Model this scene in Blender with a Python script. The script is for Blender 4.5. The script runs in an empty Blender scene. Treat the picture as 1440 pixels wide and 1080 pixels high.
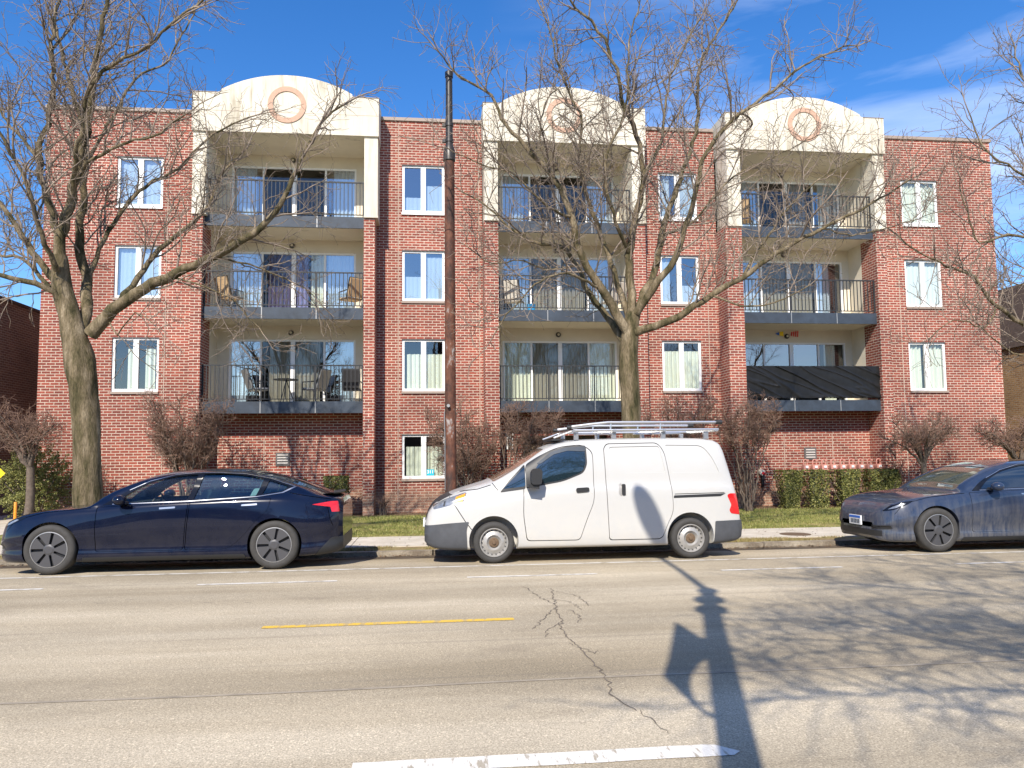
import bpy, bmesh, math, random
import numpy as np
from mathutils import Vector, Matrix
from mathutils.noise import noise as pnoise
R = math.radians
random.seed(7)
SC = bpy.context.scene
COL = SC.collection

# ------------------------------------------------------------------ camera
FPX, CX, CY, SH = 1050.0, 720.0, 540.0, 22.155
CP, CR, CW = R(4.289), R(0.60), R(6.092)
CAM = Vector((0, -22.4, 1.6))
fw = Vector((math.sin(CW)*math.cos(CP), math.cos(CW)*math.cos(CP), math.sin(CP)))
rt = Vector((math.cos(CW), -math.sin(CW), 0)); up = rt.cross(fw)
rt, up = rt*math.cos(CR) - up*math.sin(CR), up*math.cos(CR) + rt*math.sin(CR)
cd = bpy.data.cameras.new('camera'); cam = bpy.data.objects.new('camera', cd); COL.objects.link(cam)
m3 = Matrix((rt, up, -fw)).transposed()
cam.matrix_world = Matrix.Translation(CAM) @ m3.to_4x4()
cd.sensor_width = 36; cd.lens = 36*FPX/1440; cd.shift_y = SH/1440; cd.clip_end = 2000; cd.clip_start = .05
SC.camera = cam
def onY(px, py, Y):
    d = fw*FPX + rt*(px-CX) - up*(py-CY-SH); t = (Y-CAM.y)/d.y
    return CAM + d*t

# ------------------------------------------------------------------ world, sun, exposure
SUN_AZ, SUN_EL = R(18.8), R(40)
W = bpy.data.worlds.new('World'); SC.world = W; W.use_nodes = True
nt = W.node_tree; nt.nodes.clear()
def nn(nt, t, **k):
    n = nt.nodes.new(t)
    for a, b in k.items():
        if a.startswith('i_'):
            n.inputs[a[2:].replace('_', ' ')].default_value = b
        else: setattr(n, a, b)
    return n
def lk(nt, a, b): nt.links.new(a, b)
def ramp(nt, fac, stops, interp='LINEAR'):
    n = nt.nodes.new('ShaderNodeValToRGB'); n.color_ramp.interpolation = interp
    e = n.color_ramp.elements
    while len(e) < len(stops): e.new(.5)
    for k, (p, c) in enumerate(stops):
        e[k].position = p; e[k].color = (c if len(c) == 4 else (*c, 1)) if hasattr(c, '__len__') else (c, c, c, 1)
    if fac is not None: lk(nt, fac, n.inputs[0])
    return n
def mixc(nt, fac, a, b, bt='MIX'):
    n = nt.nodes.new('ShaderNodeMix'); n.data_type = 'RGBA'; n.blend_type = bt
    for s, v in ((0, fac), (6, a), (7, b)):
        if isinstance(v, bpy.types.NodeSocket): lk(nt, v, n.inputs[s])
        elif s == 0: n.inputs[0].default_value = v
        else: n.inputs[s].default_value = (*v, 1) if len(v) == 3 else v
    return n.outputs[2]
def mth(nt, op, a, b=None, c=None):
    n = nt.nodes.new('ShaderNodeMath'); n.operation = op
    for s, v in ((0, a), (1, b), (2, c)):
        if v is None: continue
        if isinstance(v, bpy.types.NodeSocket): lk(nt, v, n.inputs[s])
        else: n.inputs[s].default_value = v
    return n.outputs[0]
sky = nn(nt, 'ShaderNodeTexSky', sky_type='NISHITA', sun_disc=False)
sky.sun_elevation = SUN_EL; sky.sun_rotation = R(180)+SUN_AZ; sky.altitude = 200; sky.air_density = 1.0; sky.dust_density = .25; sky.ozone_density = 2.5
hsv = nn(nt, 'ShaderNodeHueSaturation'); hsv.inputs['Value'].default_value = 1.15; hsv.inputs['Saturation'].default_value = 1.34; hsv.inputs['Hue'].default_value = .509
lk(nt, sky.outputs[0], hsv.inputs['Color'])
tc = nn(nt, 'ShaderNodeTexCoord')
mp = nn(nt, 'ShaderNodeMapping'); mp.inputs['Rotation'].default_value = (R(8), R(-38), R(0)); mp.inputs['Scale'].default_value = (1.1, 1.2, 6.0); mp.inputs['Location'].default_value = (.35, 0, .1)
lk(nt, tc.outputs['Generated'], mp.inputs[0])
nz = nn(nt, 'ShaderNodeTexNoise'); nz.inputs['Scale'].default_value = 1.5; nz.inputs['Detail'].default_value = 7; nz.inputs['Roughness'].default_value = .55; nz.inputs['Distortion'].default_value = .35
lk(nt, mp.outputs[0], nz.inputs['Vector'])
cl = ramp(nt, nz.outputs['Fac'], [(.40, 0.), (.72, 1.)])
sx = nn(nt, 'ShaderNodeSeparateXYZ'); lk(nt, tc.outputs['Generated'], sx.inputs[0])
side = nn(nt, 'ShaderNodeMapRange'); side.inputs[1].default_value = .06; side.inputs[2].default_value = .42; side.inputs[3].default_value = .0; side.inputs[4].default_value = .72
lk(nt, sx.outputs[0], side.inputs[0])
cm = mth(nt, 'MULTIPLY', cl.outputs[0], side.outputs[0])
ccol = mixc(nt, cm, hsv.outputs[0], (6.2, 7.0, 8.6))
bg = nn(nt, 'ShaderNodeBackground'); bg.inputs['Strength'].default_value = .135
lk(nt, ccol, bg.inputs['Color'])
wo = nn(nt, 'ShaderNodeOutputWorld'); lk(nt, bg.outputs[0], wo.inputs[0])
sd = bpy.data.lights.new('sun', 'SUN'); sd.energy = 5.0; sd.angle = R(.45); sd.color = (1, .92, .81)
sun = bpy.data.objects.new('sun', sd); COL.objects.link(sun)
SDIR = Vector((math.sin(SUN_AZ)*math.cos(SUN_EL), math.cos(SUN_AZ)*math.cos(SUN_EL), -math.sin(SUN_EL)))
sun.rotation_euler = SDIR.to_track_quat('-Z', 'Y').to_euler(); sun.location = (-8, -30, 25)
SC.view_settings.view_transform = 'Standard'; SC.view_settings.look = 'None'; SC.view_settings.exposure = .48; SC.view_settings.gamma = 1
SC.cycles.max_bounces = 8; SC.cycles.transparent_max_bounces = 16; SC.cycles.caustics_reflective = False; SC.cycles.caustics_refractive = False

# ------------------------------------------------------------------ materials
def mat(name, col=(.5, .5, .5), rough=.6, metal=0., coat=0., spec=.5, var=0., vscale=6., bump=0., bscale=40.):
    m = bpy.data.materials.new(name); m.use_nodes = True; t = m.node_tree; p = t.nodes['Principled BSDF']
    p.inputs['Base Color'].default_value = (*col, 1); p.inputs['Roughness'].default_value = rough
    p.inputs['Metallic'].default_value = metal; p.inputs['Coat Weight'].default_value = coat; p.inputs['Specular IOR Level'].default_value = spec
    p.inputs['Coat Roughness'].default_value = .03
    if var or bump:
        tc = nn(t, 'ShaderNodeTexCoord')
    if var:
        nz = nn(t, 'ShaderNodeTexNoise'); nz.inputs['Scale'].default_value = vscale; nz.inputs['Detail'].default_value = 5; nz.inputs['Roughness'].default_value = .65
        lk(t, tc.outputs['Object'], nz.inputs['Vector'])
        r_ = ramp(t, nz.outputs['Fac'], [(.3, tuple(c*(1-var) for c in col)), (.7, tuple(min(1, c*(1+var)) for c in col))])
        lk(t, r_.outputs[0], p.inputs['Base Color'])
    if bump:
        nb = nn(t, 'ShaderNodeTexNoise'); nb.inputs['Scale'].default_value = bscale; nb.inputs['Detail'].default_value = 4
        lk(t, tc.outputs['Object'], nb.inputs['Vector'])
        b = nn(t, 'ShaderNodeBump'); b.inputs['Strength'].default_value = bump; b.inputs['Distance'].default_value = .01
        lk(t, nb.outputs['Fac'], b.inputs['Height']); lk(t, b.outputs[0], p.inputs['Normal'])
    return m
def brick_mat(name, c1, c2, mortar, w=.243, h=.0812, ms=.011, stain=.25, dirt=True):
    m = bpy.data.materials.new(name); m.use_nodes = True; t = m.node_tree; p = t.nodes['Principled BSDF']
    g = nn(t, 'ShaderNodeNewGeometry'); sp = nn(t, 'ShaderNodeSeparateXYZ'); lk(t, g.outputs['Position'], sp.inputs[0])
    sn = nn(t, 'ShaderNodeSeparateXYZ'); lk(t, g.outputs['True Normal'], sn.inputs[0])
    ax = mth(t, 'ABSOLUTE', sn.outputs[0]); f = mth(t, 'GREATER_THAN', ax, .7)
    mx = nn(t, 'ShaderNodeMix'); mx.data_type = 'FLOAT'; lk(t, f, mx.inputs[0]); lk(t, sp.outputs[0], mx.inputs[2]); lk(t, sp.outputs[1], mx.inputs[3])
    cb = nn(t, 'ShaderNodeCombineXYZ'); lk(t, mx.outputs[0], cb.inputs[0]); lk(t, sp.outputs[2], cb.inputs[1])
    b = nn(t, 'ShaderNodeTexBrick'); lk(t, cb.outputs[0], b.inputs['Vector'])
    b.inputs['Scale'].default_value = 1; b.inputs['Brick Width'].default_value = w; b.inputs['Row Height'].default_value = h
    b.inputs['Mortar Size'].default_value = ms; b.inputs['Mortar Smooth'].default_value = .15; b.inputs['Bias'].default_value = -.1
    b.inputs['Color1'].default_value = (*c1, 1); b.inputs['Color2'].default_value = (*c2, 1); b.inputs['Mortar'].default_value = (*mortar, 1)
    nz = nn(t, 'ShaderNodeTexNoise'); nz.inputs['Scale'].default_value = .45; nz.inputs['Detail'].default_value = 6; lk(t, g.outputs['Position'], nz.inputs['Vector'])
    r_ = ramp(t, nz.outputs['Fac'], [(.3, 1-stain), (.72, 1+stain*.55)])
    c = mixc(t, 1., b.outputs['Color'], r_.outputs[0], 'MULTIPLY')
    n2 = nn(t, 'ShaderNodeTexNoise'); n2.inputs['Scale'].default_value = 22; n2.inputs['Detail'].default_value = 3; lk(t, g.outputs['Position'], n2.inputs['Vector'])
    r2 = ramp(t, n2.outputs['Fac'], [(.3, .8), (.7, 1.2)])
    c = mixc(t, 1., c, r2.outputs[0], 'MULTIPLY')
    if dirt:   # pale salt bloom on the lowest courses
        n3 = nn(t, 'ShaderNodeTexNoise'); n3.inputs['Scale'].default_value = 1.7; n3.inputs['Detail'].default_value = 5; lk(t, g.outputs['Position'], n3.inputs['Vector'])
        zz = mth(t, 'ADD', sp.outputs[2], mth(t, 'MULTIPLY', n3.outputs['Fac'], -.9))
        r3 = ramp(t, zz, [(0., .55), (.25, 0.)])
        c = mixc(t, r3.outputs[0], c, (.36, .25, .17))
    lk(t, c, p.inputs['Base Color']); p.inputs['Roughness'].default_value = .85; p.inputs['Specular IOR Level'].default_value = .25
    bu = nn(t, 'ShaderNodeBump'); bu.inputs['Strength'].default_value = .5; bu.inputs['Distance'].default_value = .008; bu.invert = True
    lk(t, b.outputs['Fac'], bu.inputs['Height']); lk(t, bu.outputs[0], p.inputs['Normal'])
    return m
def glass_mat(name, tint=(.55, .62, .66), refl=.16, base=None, rough=.0, wav=.0):
    m = bpy.data.materials.new(name); m.use_nodes = True; t = m.node_tree; t.nodes.remove(t.nodes['Principled BSDF'])
    out = t.nodes['Material Output']
    gl = nn(t, 'ShaderNodeBsdfGlossy'); gl.inputs['Roughness'].default_value = rough; gl.inputs['Color'].default_value = (.95, .97, 1, 1)
    if base is None: tr = nn(t, 'ShaderNodeBsdfTransparent'); tr.inputs[0].default_value = (*tint, 1)
    else: tr = nn(t, 'ShaderNodeBsdfDiffuse'); tr.inputs[0].default_value = (*base, 1)
    lw = nn(t, 'ShaderNodeLayerWeight'); lw.inputs['Blend'].default_value = .5
    f = mth(t, 'ADD', mth(t, 'MULTIPLY', mth(t, 'POWER', lw.outputs['Facing'], 4.), .9), refl+.045)
    f = mth(t, 'MINIMUM', f, 1.)
    ms = nn(t, 'ShaderNodeMixShader'); lk(t, f, ms.inputs[0]); lk(t, tr.outputs[0], ms.inputs[1]); lk(t, gl.outputs[0], ms.inputs[2])
    if wav:
        tc = nn(t, 'ShaderNodeTexCoord'); nz = nn(t, 'ShaderNodeTexNoise'); nz.inputs['Scale'].default_value = 1.6; nz.inputs['Detail'].default_value = 1
        lk(t, tc.outputs['Object'], nz.inputs['Vector'])
        b = nn(t, 'ShaderNodeBump'); b.inputs['Strength'].default_value = wav; b.inputs['Distance'].default_value = .02; lk(t, nz.outputs['Fac'], b.inputs['Height']); lk(t, b.outputs[0], gl.inputs['Normal'])
    lk(t, ms.outputs[0], out.inputs[0])
    return m
def noisy_stucco():
    m = bpy.data.materials.new('cream stucco'); m.use_nodes = True; t = m.node_tree; p = t.nodes['Principled BSDF']
    g = nn(t, 'ShaderNodeNewGeometry'); mp = nn(t, 'ShaderNodeMapping'); mp.inputs['Scale'].default_value = (3.2, 3.2, .35); lk(t, g.outputs['Position'], mp.inputs[0])
    a = nn(t, 'ShaderNodeTexNoise'); a.inputs['Scale'].default_value = 1.4; a.inputs['Detail'].default_value = 7; a.inputs['Roughness'].default_value = .65; lk(t, mp.outputs[0], a.inputs['Vector'])
    b = nn(t, 'ShaderNodeTexNoise'); b.inputs['Scale'].default_value = .9; b.inputs['Detail'].default_value = 6; lk(t, g.outputs['Position'], b.inputs['Vector'])
    r1 = ramp(t, a.outputs['Fac'], [(.32, (.40, .35, .26)), (.46, (.63, .58, .47)), (.7, (.70, .65, .54))]); r2 = ramp(t, b.outputs['Fac'], [(.3, .85), (.7, 1.06)])
    lk(t, mixc(t, 1., r1.outputs[0], r2.outputs[0], 'MULTIPLY'), p.inputs['Base Color']); p.inputs['Roughness'].default_value = .92; p.inputs['Specular IOR Level'].default_value = .2
    c = nn(t, 'ShaderNodeTexNoise'); c.inputs['Scale'].default_value = 45; c.inputs['Detail'].default_value = 4; lk(t, g.outputs['Position'], c.inputs['Vector'])
    bu = nn(t, 'ShaderNodeBump'); bu.inputs['Strength'].default_value = .35; bu.inputs['Distance'].default_value = .012; lk(t, c.outputs['Fac'], bu.inputs['Height']); lk(t, bu.outputs[0], p.inputs['Normal'])
    return m
M = {}
M['brick'] = brick_mat('red brick', (.31, .078, .052), (.18, .047, .036), (.54, .44, .35), ms=.0105, stain=.34)
M['brown_brick'] = brick_mat('brown brick', (.20, .12, .075), (.13, .08, .055), (.30, .25, .2), .22, .075, .010, .3, False)
M['tan_brick'] = brick_mat('tan brick', (.44, .27, .13), (.30, .17, .085), (.42, .34, .25), .22, .075, .010, .3, False)
M['stucco'] = noisy_stucco()
M['stucco_shade'] = mat('painted recess wall', (.66, .60, .48), .9, var=.06, vscale=2)
M['terracotta'] = mat('terracotta ring', (.50, .315, .22), .8, var=.1, vscale=8)
M['coping'] = mat('coping', (.30, .235, .19), .6)
M['fascia'] = mat('blue grey painted steel', (.028, .04, .058), .6, var=.35, vscale=3)
M['rail'] = mat('charcoal railing paint', (.018, .02, .023), .6)
M['white_frame'] = mat('white window frame', (.8, .8, .78), .45)
M['dark'] = mat('dark interior', (.03, .032, .035), .9)
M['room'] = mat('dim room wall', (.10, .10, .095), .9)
M['curtain'] = mat('cream curtain', (.75, .72, .62), .9)
M['blind'] = mat('white blind', (.72, .73, .74), .9)
M['purple'] = mat('lilac curtain', (.28, .24, .45), .9)
M['glass'] = glass_mat('window glass', (.85, .92, .9), .08)
M['glass_blue'] = glass_mat('bright reflecting glass', (.72, .82, .88), .24)
M['screen'] = glass_mat('dark insect screen', (.50, .51, .50), .02)
M['caulk'] = mat('joint caulk', (.42, .33, .26), .9)
M['wood'] = mat('brown timber door', (.16, .11, .065), .6, var=.2, vscale=5)
M['vent'] = mat('vent grey', (.10, .09, .085), .6)
M['ventw'] = mat('vent blade', (.55, .52, .48), .5)
M['lamp'] = mat('lamp metal', (.03, .025, .02), .4)
M['lampglass'] = mat('lamp glass', (.6, .55, .42), .25)
M['gloss_black'] = mat('gloss black trim', (.006, .006, .007), .08)
M['black_plastic'] = mat('black plastic', (.02, .021, .023), .5)
M['grey_plastic'] = mat('grey bumper plastic', (.062, .066, .074), .6, var=.15, vscale=7)
M['tyre'] = mat('tyre rubber', (.042, .040, .037), .8, var=.2, vscale=12)
M['rimgrey'] = mat('grey wheel cover', (.075, .075, .08), .45, .3)
M['rimline'] = mat('rim edge', (.3, .3, .3), .4, .6)
M['steelrim'] = mat('silver steel rim', (.36, .35, .33), .4, .3, var=.12, vscale=15)
M['rustbrown'] = mat('rusty hub', (.13, .085, .05), .8)
M['alu'] = mat('aluminium rack', (.62, .63, .64), .32, .85)
M['red_lens'] = mat('red lens', (.6, .012, .015), .15, coat=1)
M['amber'] = mat('amber lens', (.85, .3, .02), .2, coat=1)
M['clear_lens'] = mat('clear lamp lens', (.30, .31, .31), .1, .5, coat=1, var=.45, vscale=14)
M['liner'] = mat('pale car interior lining', (.42, .41, .38), .9)
M['seat_white'] = mat('white seat', (.6, .6, .58), .6)
M['seat_dark'] = mat('dark seat', (.03, .03, .032), .7)
M['carglass_clear'] = glass_mat('clear car glass', (.95, .96, .93), -.02)
M['carglass_tint'] = glass_mat('tinted car glass', (.70, .84, .84), .03)
M['carglass_dark'] = glass_mat('dark car glass', base=(.01, .018, .03), refl=.07, wav=.3)
M['van_glass'] = glass_mat('van glass', base=(.010, .022, .030), refl=.09, wav=.35)
M['windshield_brown'] = glass_mat('windscreen glass', base=(.16, .11, .07), refl=.05)
M['chrome'] = mat('satin trim', (.45, .46, .48), .25, .9)
M['rust_pole'] = None
def paint(name, col, dust=(.25, .22, .19), lo=.0, hi=.0, metal=.25, rough=.28, streak=False, coat=1.):
    m = mat(name, col, rough, metal, coat); t = m.node_tree; p = t.nodes['Principled BSDF']
    tc = nn(t, 'ShaderNodeTexCoord'); sp = nn(t, 'ShaderNodeSeparateXYZ'); lk(t, tc.outputs['Object'], sp.inputs[0])
    mp = nn(t, 'ShaderNodeMapping'); mp.inputs['Scale'].default_value = (14, 14, 1.6) if streak else (5, 5, 5); lk(t, tc.outputs['Object'], mp.inputs[0])
    nz = nn(t, 'ShaderNodeTexNoise'); nz.inputs['Scale'].default_value = 1.; nz.inputs['Detail'].default_value = 7; nz.inputs['Roughness'].default_value = .7; lk(t, mp.outputs[0], nz.inputs['Vector'])
    mr = nn(t, 'ShaderNodeMapRange'); mr.inputs[1].default_value = .95; mr.inputs[2].default_value = .25; mr.inputs[3].default_value = lo; mr.inputs[4].default_value = hi; lk(t, sp.outputs[2], mr.inputs[0])
    k = mth(t, 'MULTIPLY', ramp(t, nz.outputs['Fac'], [(.38, .15), (.62, 1.)]).outputs[0], mr.outputs[0])
    c = mixc(t, k, col, dust); lk(t, c, p.inputs['Base Color']); p.inputs['Specular IOR Level'].default_value = .15
    lk(t, mth(t, 'ADD', mth(t, 'MULTIPLY', k, .5), rough), p.inputs['Roughness'])
    lk(t, mth(t, 'SUBTRACT', coat, mth(t, 'MULTIPLY', k, .9)), p.inputs['Coat Weight'])
    return m
M['navy'] = paint('glossy midnight paint', (.003, .006, .02), lo=.0, hi=.05, metal=.0, rough=.15, coat=.62)
M['slate'] = paint('dusty blue grey paint', (.016, .029, .064), (.20, .19, .17), lo=.03, hi=.55, streak=True, metal=.0, rough=.28)
M['whitep'] = paint('white van paint', (.47, .47, .455), (.6, .55, .46), lo=.03, hi=.3, metal=0, rough=.32, coat=.5)

def asphalt():
    m = bpy.data.materials.new('worn asphalt'); m.use_nodes = True; t = m.node_tree; p = t.nodes['Principled BSDF']
    g = nn(t, 'ShaderNodeNewGeometry'); pos = g.outputs['Position']
    def noise(sc, det, vec=None, rough=.6):
        n = nn(t, 'ShaderNodeTexNoise'); n.inputs['Scale'].default_value = sc; n.inputs['Detail'].default_value = det; n.inputs['Roughness'].default_value = rough
        lk(t, vec or pos, n.inputs['Vector']); return n.outputs['Fac']
    mp = nn(t, 'ShaderNodeMapping'); mp.inputs['Scale'].default_value = (.1, 1., 1.); mp.inputs['Rotation'].default_value = (0, 0, R(.6)); lk(t, pos, mp.inputs[0])
    band = ramp(t, noise(.75, 4, mp.outputs[0]), [(.34, (.335, .277, .188)), (.5, (.43, .362, .255)), (.64, (.51, .438, .32))])
    patch = ramp(t, noise(.35, 6), [(.3, .86), (.7, 1.12)])
    c = mixc(t, 1., band.outputs[0], patch.outputs[0], 'MULTIPLY')
    grain = ramp(t, noise(95, 3, rough=.8), [(.33, .50), (.5, 1.), (.68, 1.42)])
    c = mixc(t, 1., c, grain.outputs[0], 'MULTIPLY')
    vo = nn(t, 'ShaderNodeTexVoronoi'); vo.inputs['Scale'].default_value = 85; lk(t, pos, vo.inputs['Vector'])
    sp = nn(t, 'ShaderNodeSeparateColor'); lk(t, vo.outputs['Color'], sp.inputs[0])
    st = ramp(t, sp.outputs[0], [(.0, .8), (.25, 1.), (.93, 1.35)], 'CONSTANT')
    c = mixc(t, .75, c, mixc(t, 1., c, st.outputs[0], 'MULTIPLY'))
    # small pop-outs stretched along the traffic, and long faint tar streaks
    mp2 = nn(t, 'ShaderNodeMapping'); mp2.inputs['Scale'].default_value = (2.2, 14., 1.); lk(t, pos, mp2.inputs[0])
    po = noise(1.4, 3, mp2.outputs[0]); gate = ramp(t, noise(.5, 2, mp.outputs[0]), [(.5, 0.), (.6, 1.)])
    pf = mth(t, 'MULTIPLY', ramp(t, po, [(.66, 0.), (.70, 1.)]).outputs[0], gate.outputs[0])
    c = mixc(t, mth(t, 'MULTIPLY', pf, .75), c, (.09, .08, .065))
    # tyre-polished tracks and oil drips down the lane centres
    sy = nn(t, 'ShaderNodeSeparateXYZ'); lk(t, pos, sy.inputs[0])
    tw = mth(t, 'ADD', sy.outputs[1], mth(t, 'MULTIPLY', noise(.25, 2), .5))
    tr = mth(t, 'SINE', mth(t, 'MULTIPLY', tw, 3.5))
    c = mixc(t, 1., c, ramp(t, mth(t, 'MULTIPLY_ADD', tr, .5, .5), [(0., .90), (1., 1.05)]).outputs[0], 'MULTIPLY')
    mp3 = nn(t, 'ShaderNodeMapping'); mp3.inputs['Scale'].default_value = (.5, 1.1, 1.); lk(t, pos, mp3.inputs[0])
    c = mixc(t, mth(t, 'MULTIPLY', ramp(t, noise(1.1, 5, mp3.outputs[0]), [(.60, 0.), (.74, 1.)]).outputs[0], .45), c, (.17, .14, .105))
    mp4 = nn(t, 'ShaderNodeMapping'); mp4.inputs['Scale'].default_value = (.05, 3.2, 1.); mp4.inputs['Rotation'].default_value = (0, 0, R(-.5)); lk(t, pos, mp4.inputs[0])
    c = mixc(t, mth(t, 'MULTIPLY', ramp(t, noise(1.6, 3, mp4.outputs[0]), [(.60, 0.), (.68, 1.)]).outputs[0], .3), c, (.20, .17, .13))
    lk(t, c, p.inputs['Base Color']); p.inputs['Roughness'].default_value = .9; p.inputs['Specular IOR Level'].default_value = .2
    b = nn(t, 'ShaderNodeBump'); b.inputs['Strength'].default_value = .55; b.inputs['Distance'].default_value = .004
    lk(t, noise(90, 3, rough=.7), b.inputs['Height']); lk(t, b.outputs[0], p.inputs['Normal'])
    return m
M['asphalt'] = asphalt()
def noisy(name, stops, sc=4., sc2=60., amp=.3, rough=.9, bump=.4, stretch=(1, 1, 1)):
    m = bpy.data.materials.new(name); m.use_nodes = True; t = m.node_tree; p = t.nodes['Principled BSDF']
    g = nn(t, 'ShaderNodeNewGeometry'); mp = nn(t, 'ShaderNodeMapping'); mp.inputs['Scale'].default_value = stretch; lk(t, g.outputs['Position'], mp.inputs[0])
    a = nn(t, 'ShaderNodeTexNoise'); a.inputs['Scale'].default_value = sc; a.inputs['Detail'].default_value = 6; a.inputs['Roughness'].default_value = .65; lk(t, mp.outputs[0], a.inputs['Vector'])
    r1 = ramp(t, a.outputs['Fac'], stops)
    b = nn(t, 'ShaderNodeTexNoise'); b.inputs['Scale'].default_value = sc2; b.inputs['Detail'].default_value = 4; b.inputs['Roughness'].default_value = .7; lk(t, mp.outputs[0], b.inputs['Vector'])
    r2 = ramp(t, b.outputs['Fac'], [(.3, 1-amp), (.7, 1+amp)])
    c = mixc(t, 1., r1.outputs[0], r2.outputs[0], 'MULTIPLY'); lk(t, c, p.inputs['Base Color']); p.inputs['Roughness'].default_value = rough; p.inputs['Specular IOR Level'].default_value = .2
    bu = nn(t, 'ShaderNodeBump'); bu.inputs['Strength'].default_value = bump; bu.inputs['Distance'].default_value = .015; lk(t, b.outputs['Fac'], bu.inputs['Height']); lk(t, bu.outputs[0], p.inputs['Normal'])
    return m
M['concrete'] = noisy('sidewalk concrete', [(.3, (.44, .39, .31)), (.7, (.62, .57, .48))], 2, 50, .15)
M['kerb'] = noisy('kerb concrete', [(.35, (.17, .14, .105)), (.55, (.30, .26, .20)), (.7, (.42, .37, .29))], 2.2, 40, .3)
M['grass'] = noisy('lawn', [(.32, (.085, .10, .02)), (.5, (.17, .165, .045)), (.60, (.30, .245, .10))], 1.3, 30, .35)
M['drygrass'] = noisy('dry verge', [(.35, (.20, .14, .075)), (.5, (.27, .21, .10)), (.7, (.16, .16, .05))], 3, 40, .4)
M['mulch'] = noisy('mulch bed', [(.3, (.09, .055, .035)), (.7, (.19, .13, .085))], 5, 40, .5)
M['dirt'] = noisy('gutter dirt', [(.35, (.05, .04, .03)), (.6, (.15, .115, .08)), (.75, (.26, .2, .14))], 4, 60, .5, stretch=(.5, 1, 1))
M['road_white'] = noisy('worn white marking', [(.40, (.40, .35, .27)), (.455, (.70, .67, .60)), (.7, (.78, .76, .70))], 7, 80, .15, .7, .2, (2.4, .5, 1))
M['road_white_thin'] = noisy('thin white marking', [(.40, (.40, .35, .27)), (.52, (.66, .63, .56))], 5, 60, .15, .7, .1)
M['road_yellow'] = noisy('yellow marking', [(.42, (.46, .34, .16)), (.50, (.70, .45, .07))], 7, 60, .2, .7, .1, (2, .6, 1))
M['tar'] = mat('crack', (.16, .13, .10), .95)
M['seam'] = mat('road seam', (.32, .27, .20), .9, var=.35, vscale=3)
M['bark'] = noisy('tree bark', [(.3, (.07, .055, .035)), (.5, (.17, .135, .09)), (.7, (.30, .25, .18))], 5, 38, .45, .9, 1., (1.6, 1.6, .35))
M['bark_moss'] = noisy('mossy bark', [(.34, (.035, .034, .014)), (.44, (.095, .078, .04)), (.54, (.16, .125, .075)), (.68, (.29, .235, .155))], 4, 38, .45, .9, 1., (1.6, 1.6, .35))
M['twig'] = mat('twigs', (.205, .16, .12), .8, var=.5, vscale=2.5)
M['shrubtwig'] = mat('shrub twigs', (.21, .13, .092), .85, var=.5, vscale=5)
M['shrubbark'] = mat('shrub bark', (.12, .092, .07), .9, var=.35, vscale=12)
M['hedge_leaf'] = None

def leaf_mat(name, c1, c2, c3):
    m = bpy.data.materials.new(name); m.use_nodes = True; t = m.node_tree; p = t.nodes['Principled BSDF']
    g = nn(t, 'ShaderNodeNewGeometry')
    r1 = ramp(t, g.outputs['Random Per Island'], [(0, c1), (.5, c2), (1, c3)]); lk(t, r1.outputs[0], p.inputs['Base Color'])
    p.inputs['Roughness'].default_value = .55; p.inputs['Specular IOR Level'].default_value = .35
    return m
M['hedge_leaf'] = leaf_mat('hedge leaves', (.02, .03, .008), (.09, .10, .022), (.30, .28, .08))
M['yew_leaf'] = leaf_mat('evergreen needles', (.05, .065, .015), (.17, .18, .045), (.36, .34, .12))
M['blade'] = leaf_mat('grass blades', (.11, .13, .025), (.21, .235, .055), (.40, .35, .13))
M['dryblade'] = leaf_mat('dry grass blades', (.22, .16, .07), (.33, .25, .11), (.20, .21, .06))
def pole_mat():
    m = noisy('rusty painted steel', [(.34, (.04, .028, .024)), (.5, (.10, .045, .03)), (.60, (.15, .064, .038)), (.66, (.30, .27, .25))], 4.6, 30, .3, .65, .4, (1, 1, .5))
    return m
M['rust_pole'] = pole_mat()
M['meter'] = mat('salmon painted pipe', (.50, .23, .18), .5, var=.15, vscale=10)
M['meterface'] = mat('meter face', (.7, .7, .7), .3)
M['tarp'] = mat('black tarp', (.011, .0112, .0115), .42, spec=.3, var=.3, vscale=4)
M['yellow'] = mat('sign yellow', (.85, .62, .01), .5)
M['galv'] = mat('galvanised steel', (.35, .35, .34), .5, .6)
M['tan_fabric'] = mat('tan cushion', (.50, .35, .2), .9)
M['cream_fabric'] = mat('cream cushion', (.6, .56, .48), .9)
M['blue_plastic'] = mat('blue plastic', (.03, .3, .6), .5)
M['shingle'] = mat('dark shingles', (.085, .06, .05), .9, var=.3, vscale=10)
M['mauve'] = mat('mauve painted render', (.16, .13, .13), .8)
M['plate'] = mat('licence plate', (.7, .72, .74), .4)
M['plateblue'] = mat('plate blue band', (.02, .12, .5), .4)
M['teal'] = mat('teal sticker', (.02, .42, .55), .5)
M['white'] = mat('white lettering', (.8, .8, .8), .5)
M['redlamp'] = mat('red alarm lens', (.7, .02, .03), .3)

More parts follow.
